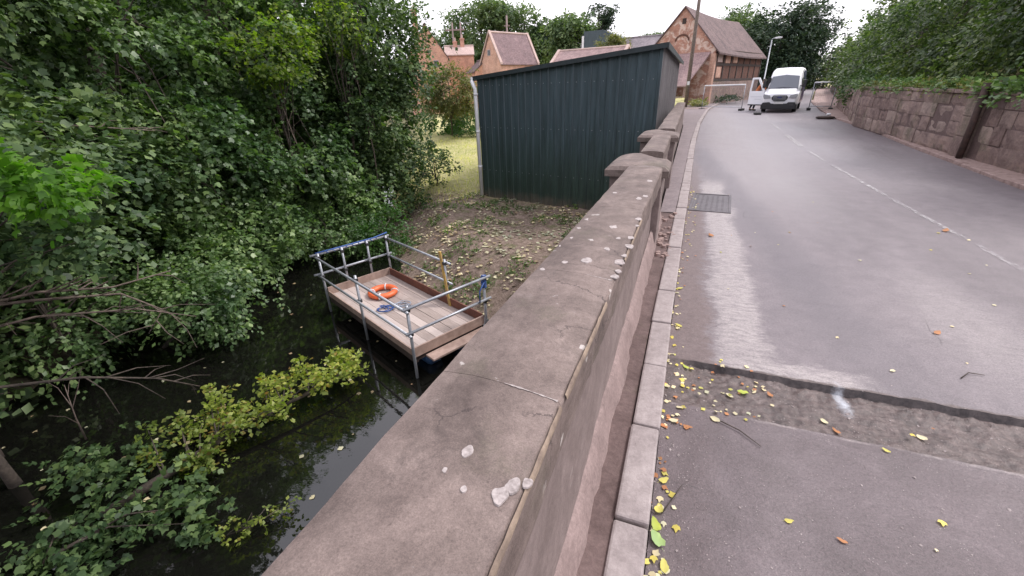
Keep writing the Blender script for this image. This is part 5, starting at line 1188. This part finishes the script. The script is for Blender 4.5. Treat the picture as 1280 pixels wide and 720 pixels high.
# ------------------------------------------------------------------ fallen leaves on the road
M['fl_yellow'] = leafmat('fallen_yellow', [(0, (.55, .45, .1)), (1, (.72, .66, .2))], .6, .2, patch=3)
M['fl_cream'] = leafmat('fallen_cream', [(0, (.55, .47, .33)), (1, (.72, .66, .5))], .6, .1, patch=3)
M['fl_green'] = leafmat('fallen_green', [(0, (.28, .42, .16)), (1, (.4, .55, .25))], .6, .1, patch=3)
M['fl_rust'] = leafmat('fallen_rust', [(0, (.35, .14, .07)), (1, (.5, .22, .1))], .7, .1, patch=3)
M['fl_lime'] = leafmat('fallen_lime', [(0, (.42, .5, .08)), (1, (.55, .62, .12))], .6, .2, patch=3)
def one_leaf(x, y, s, mat, label, group=None, z=None):
    rr = random.Random(hash((round(x*1000), round(y*1000))) & 0xffff); a0 = rr.uniform(0, 6.28); N = 12; wd = rr.uniform(.5, .75); cu = rr.uniform(.1, .35)
    V = [(0, 0, .1*s)]; 
    for k in range(N):
        t = 2*math.pi*k/N; q = (1+.12*math.sin(3*t+a0)+.15*rr.uniform(-1, 1)); lx = math.cos(t)*.5*q+(.12 if k == 0 else 0); ly = math.sin(t)*.5*wd*q
        V.append((s*lx, s*ly, s*(cu*(ly*ly*3+lx*lx*.8)+.03+.1*rr.random())))
    F = [(0, 1+k, 1+(k+1) % N) for k in range(N)]
    b_ = len(V); V += [(-s*.5, -s*.012, .02*s), (-s*.5, s*.012, .02*s), (-s*.85, 0, .05*s)]; F.append((b_, b_+1, b_+2))
    zz = (road_z(x, y) if z is None else z)+.004
    o = mesh('fallen_leaf', V, F, mat, None, True, loc=(x, y, zz)); o.rotation_euler = (rr.uniform(-.15, .15), rr.uniform(-.15, .15), a0)
    return tag(o, label, 'leaf', group)
LV = [  # x, y, size, material, label
 (.105, 1.36, .075, 'fl_green', 'round pale green leaf lying flat in the gutter at the bottom of the photo'),
 (.10, 1.52, .06, 'fl_yellow', 'curled yellow leaf against the kerb just above the round green leaf'),
 (.11, 1.70, .05, 'fl_yellow', 'bright yellow leaf against the kerb, furthest up the cluster by the bottom joint'),
 (.14, 1.25, .05, 'fl_yellow', 'narrow yellow leaf just below the round green leaf in the gutter'),
 (.095, 1.43, .06, 'fl_lime', 'folded lime leaf tucked between the round green leaf and the kerb'),
 (.37, 1.18, .05, 'fl_cream', 'single cream leaf alone on the asphalt at the bottom edge'),
 (.2, 2.78, .05, 'fl_lime', 'green leaf in the corner where the trench meets the kerb'),
 (.56, 2.62, .06, 'fl_lime', 'bright yellow-green leaf in the trench under the step'),
 (.72, 2.66, .045, 'fl_rust', 'rust-red leaf in the trench under the step'),
 (.47, 2.56, .045, 'fl_cream', 'cream leaf in the trench left of the yellow-green one'),
 (.63, 2.66, .03, 'fl_cream', 'small cream leaf tucked beneath the step edge in the trench'),
 (1.02, 2.39, .05, 'fl_rust', 'brown leaf on the trench floor below the white spill'),
 (1.22, 2.3, .035, 'fl_yellow', 'small yellow leaf on the near lip of the trench, right of the brown leaf'),
 (.98, 2.48, .045, 'fl_cream', 'cream leaf on the trench floor beside the white spill'),
 (.37, 2.26, .055, 'fl_cream', 'pale yellow leaf with a long stalk on the near lip of the trench'),
 (1.45, 2.5, .05, 'fl_cream', 'cream leaf in the right-hand part of the trench'),
 (.66, 1.66, .035, 'fl_yellow', 'small yellow leaf alone in the middle of the near asphalt'),
 (.86, 1.63, .035, 'fl_rust', 'small rusty leaf right of the lone yellow leaf on the near asphalt'),
 (2.02, 3.85, .07, 'fl_rust', 'orange-brown leaf on the smooth road beyond the step'),
 (1.52, 3.16, .04, 'fl_cream', 'small cream leaf on the road just beyond the step'),
 (.14, 2.16, .05, 'fl_cream', 'pale leaf near the kerb beside the reddish leaf'),
 (.22, 2.14, .045, 'fl_rust', 'reddish leaf near the kerb on the near asphalt'),
 (.17, 2.3, .04, 'fl_cream', 'pale leaf by the kerb just before the trench'),
 (.085, 2.5, .045, 'fl_cream', 'pale leaf in the trench hard against the kerb'),
 (.13, 3.35, .06, 'fl_yellow', 'yellow leaf in the gutter just beyond the step'),
 (.12, 4.1, .06, 'fl_yellow', 'yellow leaf in the gutter well beyond the step'),
 (.45, 5.9, .09, 'fl_rust', 'dark brown leaf on the road just before the drain cover'),
 (3.25, 6.9, .1, 'fl_rust', 'brown leaf beside the centre line on the right'),
]
for (x, y, s_, mt, lb) in LV: one_leaf(x, y, s_, mt, lb)
rr = random.Random(21); P1 = []
for i in range(170):
    y = 1.1+3.9*rr.random()**1.3 if i % 3 else rr.uniform(2.3, 2.9); x = .06+abs(rr.gauss(0, .06))+(rr.uniform(0, .6) if i % 3 == 0 else 0)
    P1.append((x, y, road_z(x, y)+.006))
for i in range(60):
    y = rr.uniform(5, 9); P1.append((road_left(y)+abs(rr.gauss(0, .1)), y, .008))
for i in range(45): P1.append((rr.uniform(.1, 4), rr.uniform(1, 9), .006))
k = len(P1)//3
scatter_leaves('gutter_litter', 'small cream leaf fragments collected along the gutter', 'leaf litter', P1[::2], .032, 'fl_cream')
scatter_leaves('gutter_litter', 'small yellow leaf fragments collected along the gutter', 'leaf litter', P1[1::4], .034, 'fl_yellow')
scatter_leaves('gutter_litter', 'small brown leaf fragments collected along the gutter', 'leaf litter', P1[3::4], .03, 'fl_rust')
# grit on the near road
n = 2600; gx = .06+rng.random(n)**1.4*2.2; gy = rng.uniform(.9, 3.0, n); s = rng.uniform(.001, .0042, n)*np.where(rng.random(n) < .05, 2.2, 1)
keep = (rng.random(n) < .35) | ((gy > 2.35) & (gy < 2.86)) | (gx < .3); gx, gy, s = gx[keep], gy[keep], s[keep]; n = len(s)
B_ = np.stack([gx, gy, np.array([road_z(a_, b_) for a_, b_ in zip(gx, gy)])], 1)
oc = np.array([(1, 0, .3), (0, 1, .2), (-1, 0, .35), (0, -1, .25), (0, 0, 1.0)]); Vg = B_[:, None]+(oc[None]+rng.normal(0, .2, (n, 5, 3)))*s[:, None, None]
tag(fastmesh('grit', Vg.reshape(-1, 3), 5, 'kerb', None, [(0, 1, 4), (1, 2, 4), (2, 3, 4), (3, 0, 4)]), 'loose grit and stone chips on the near asphalt', 'grit', kind='stuff')
def stick(label, P, r):
    b = MB(); b.tube([Vector(p) for p in P], [r, r*.9, r*.5], 6); tag(b.build('twig', 'bark', None, True), label, 'twig')
stick('thin dark twig lying beside the stalked pale leaf on the near asphalt', [(.40, 2.25, .01), (.5, 2.2, .012), (.6, 2.11, .008)], .0035)
stick('pale twig lying by the round green leaf in the gutter', [(.115, 1.5, .01), (.17, 1.62, .02), (.2, 1.7, .01)], .003)
stick('small dark twig on the road beyond the step', [(1.9, 3.2, .008), (1.97, 3.28, .014), (2.06, 3.29, .008)], .004)
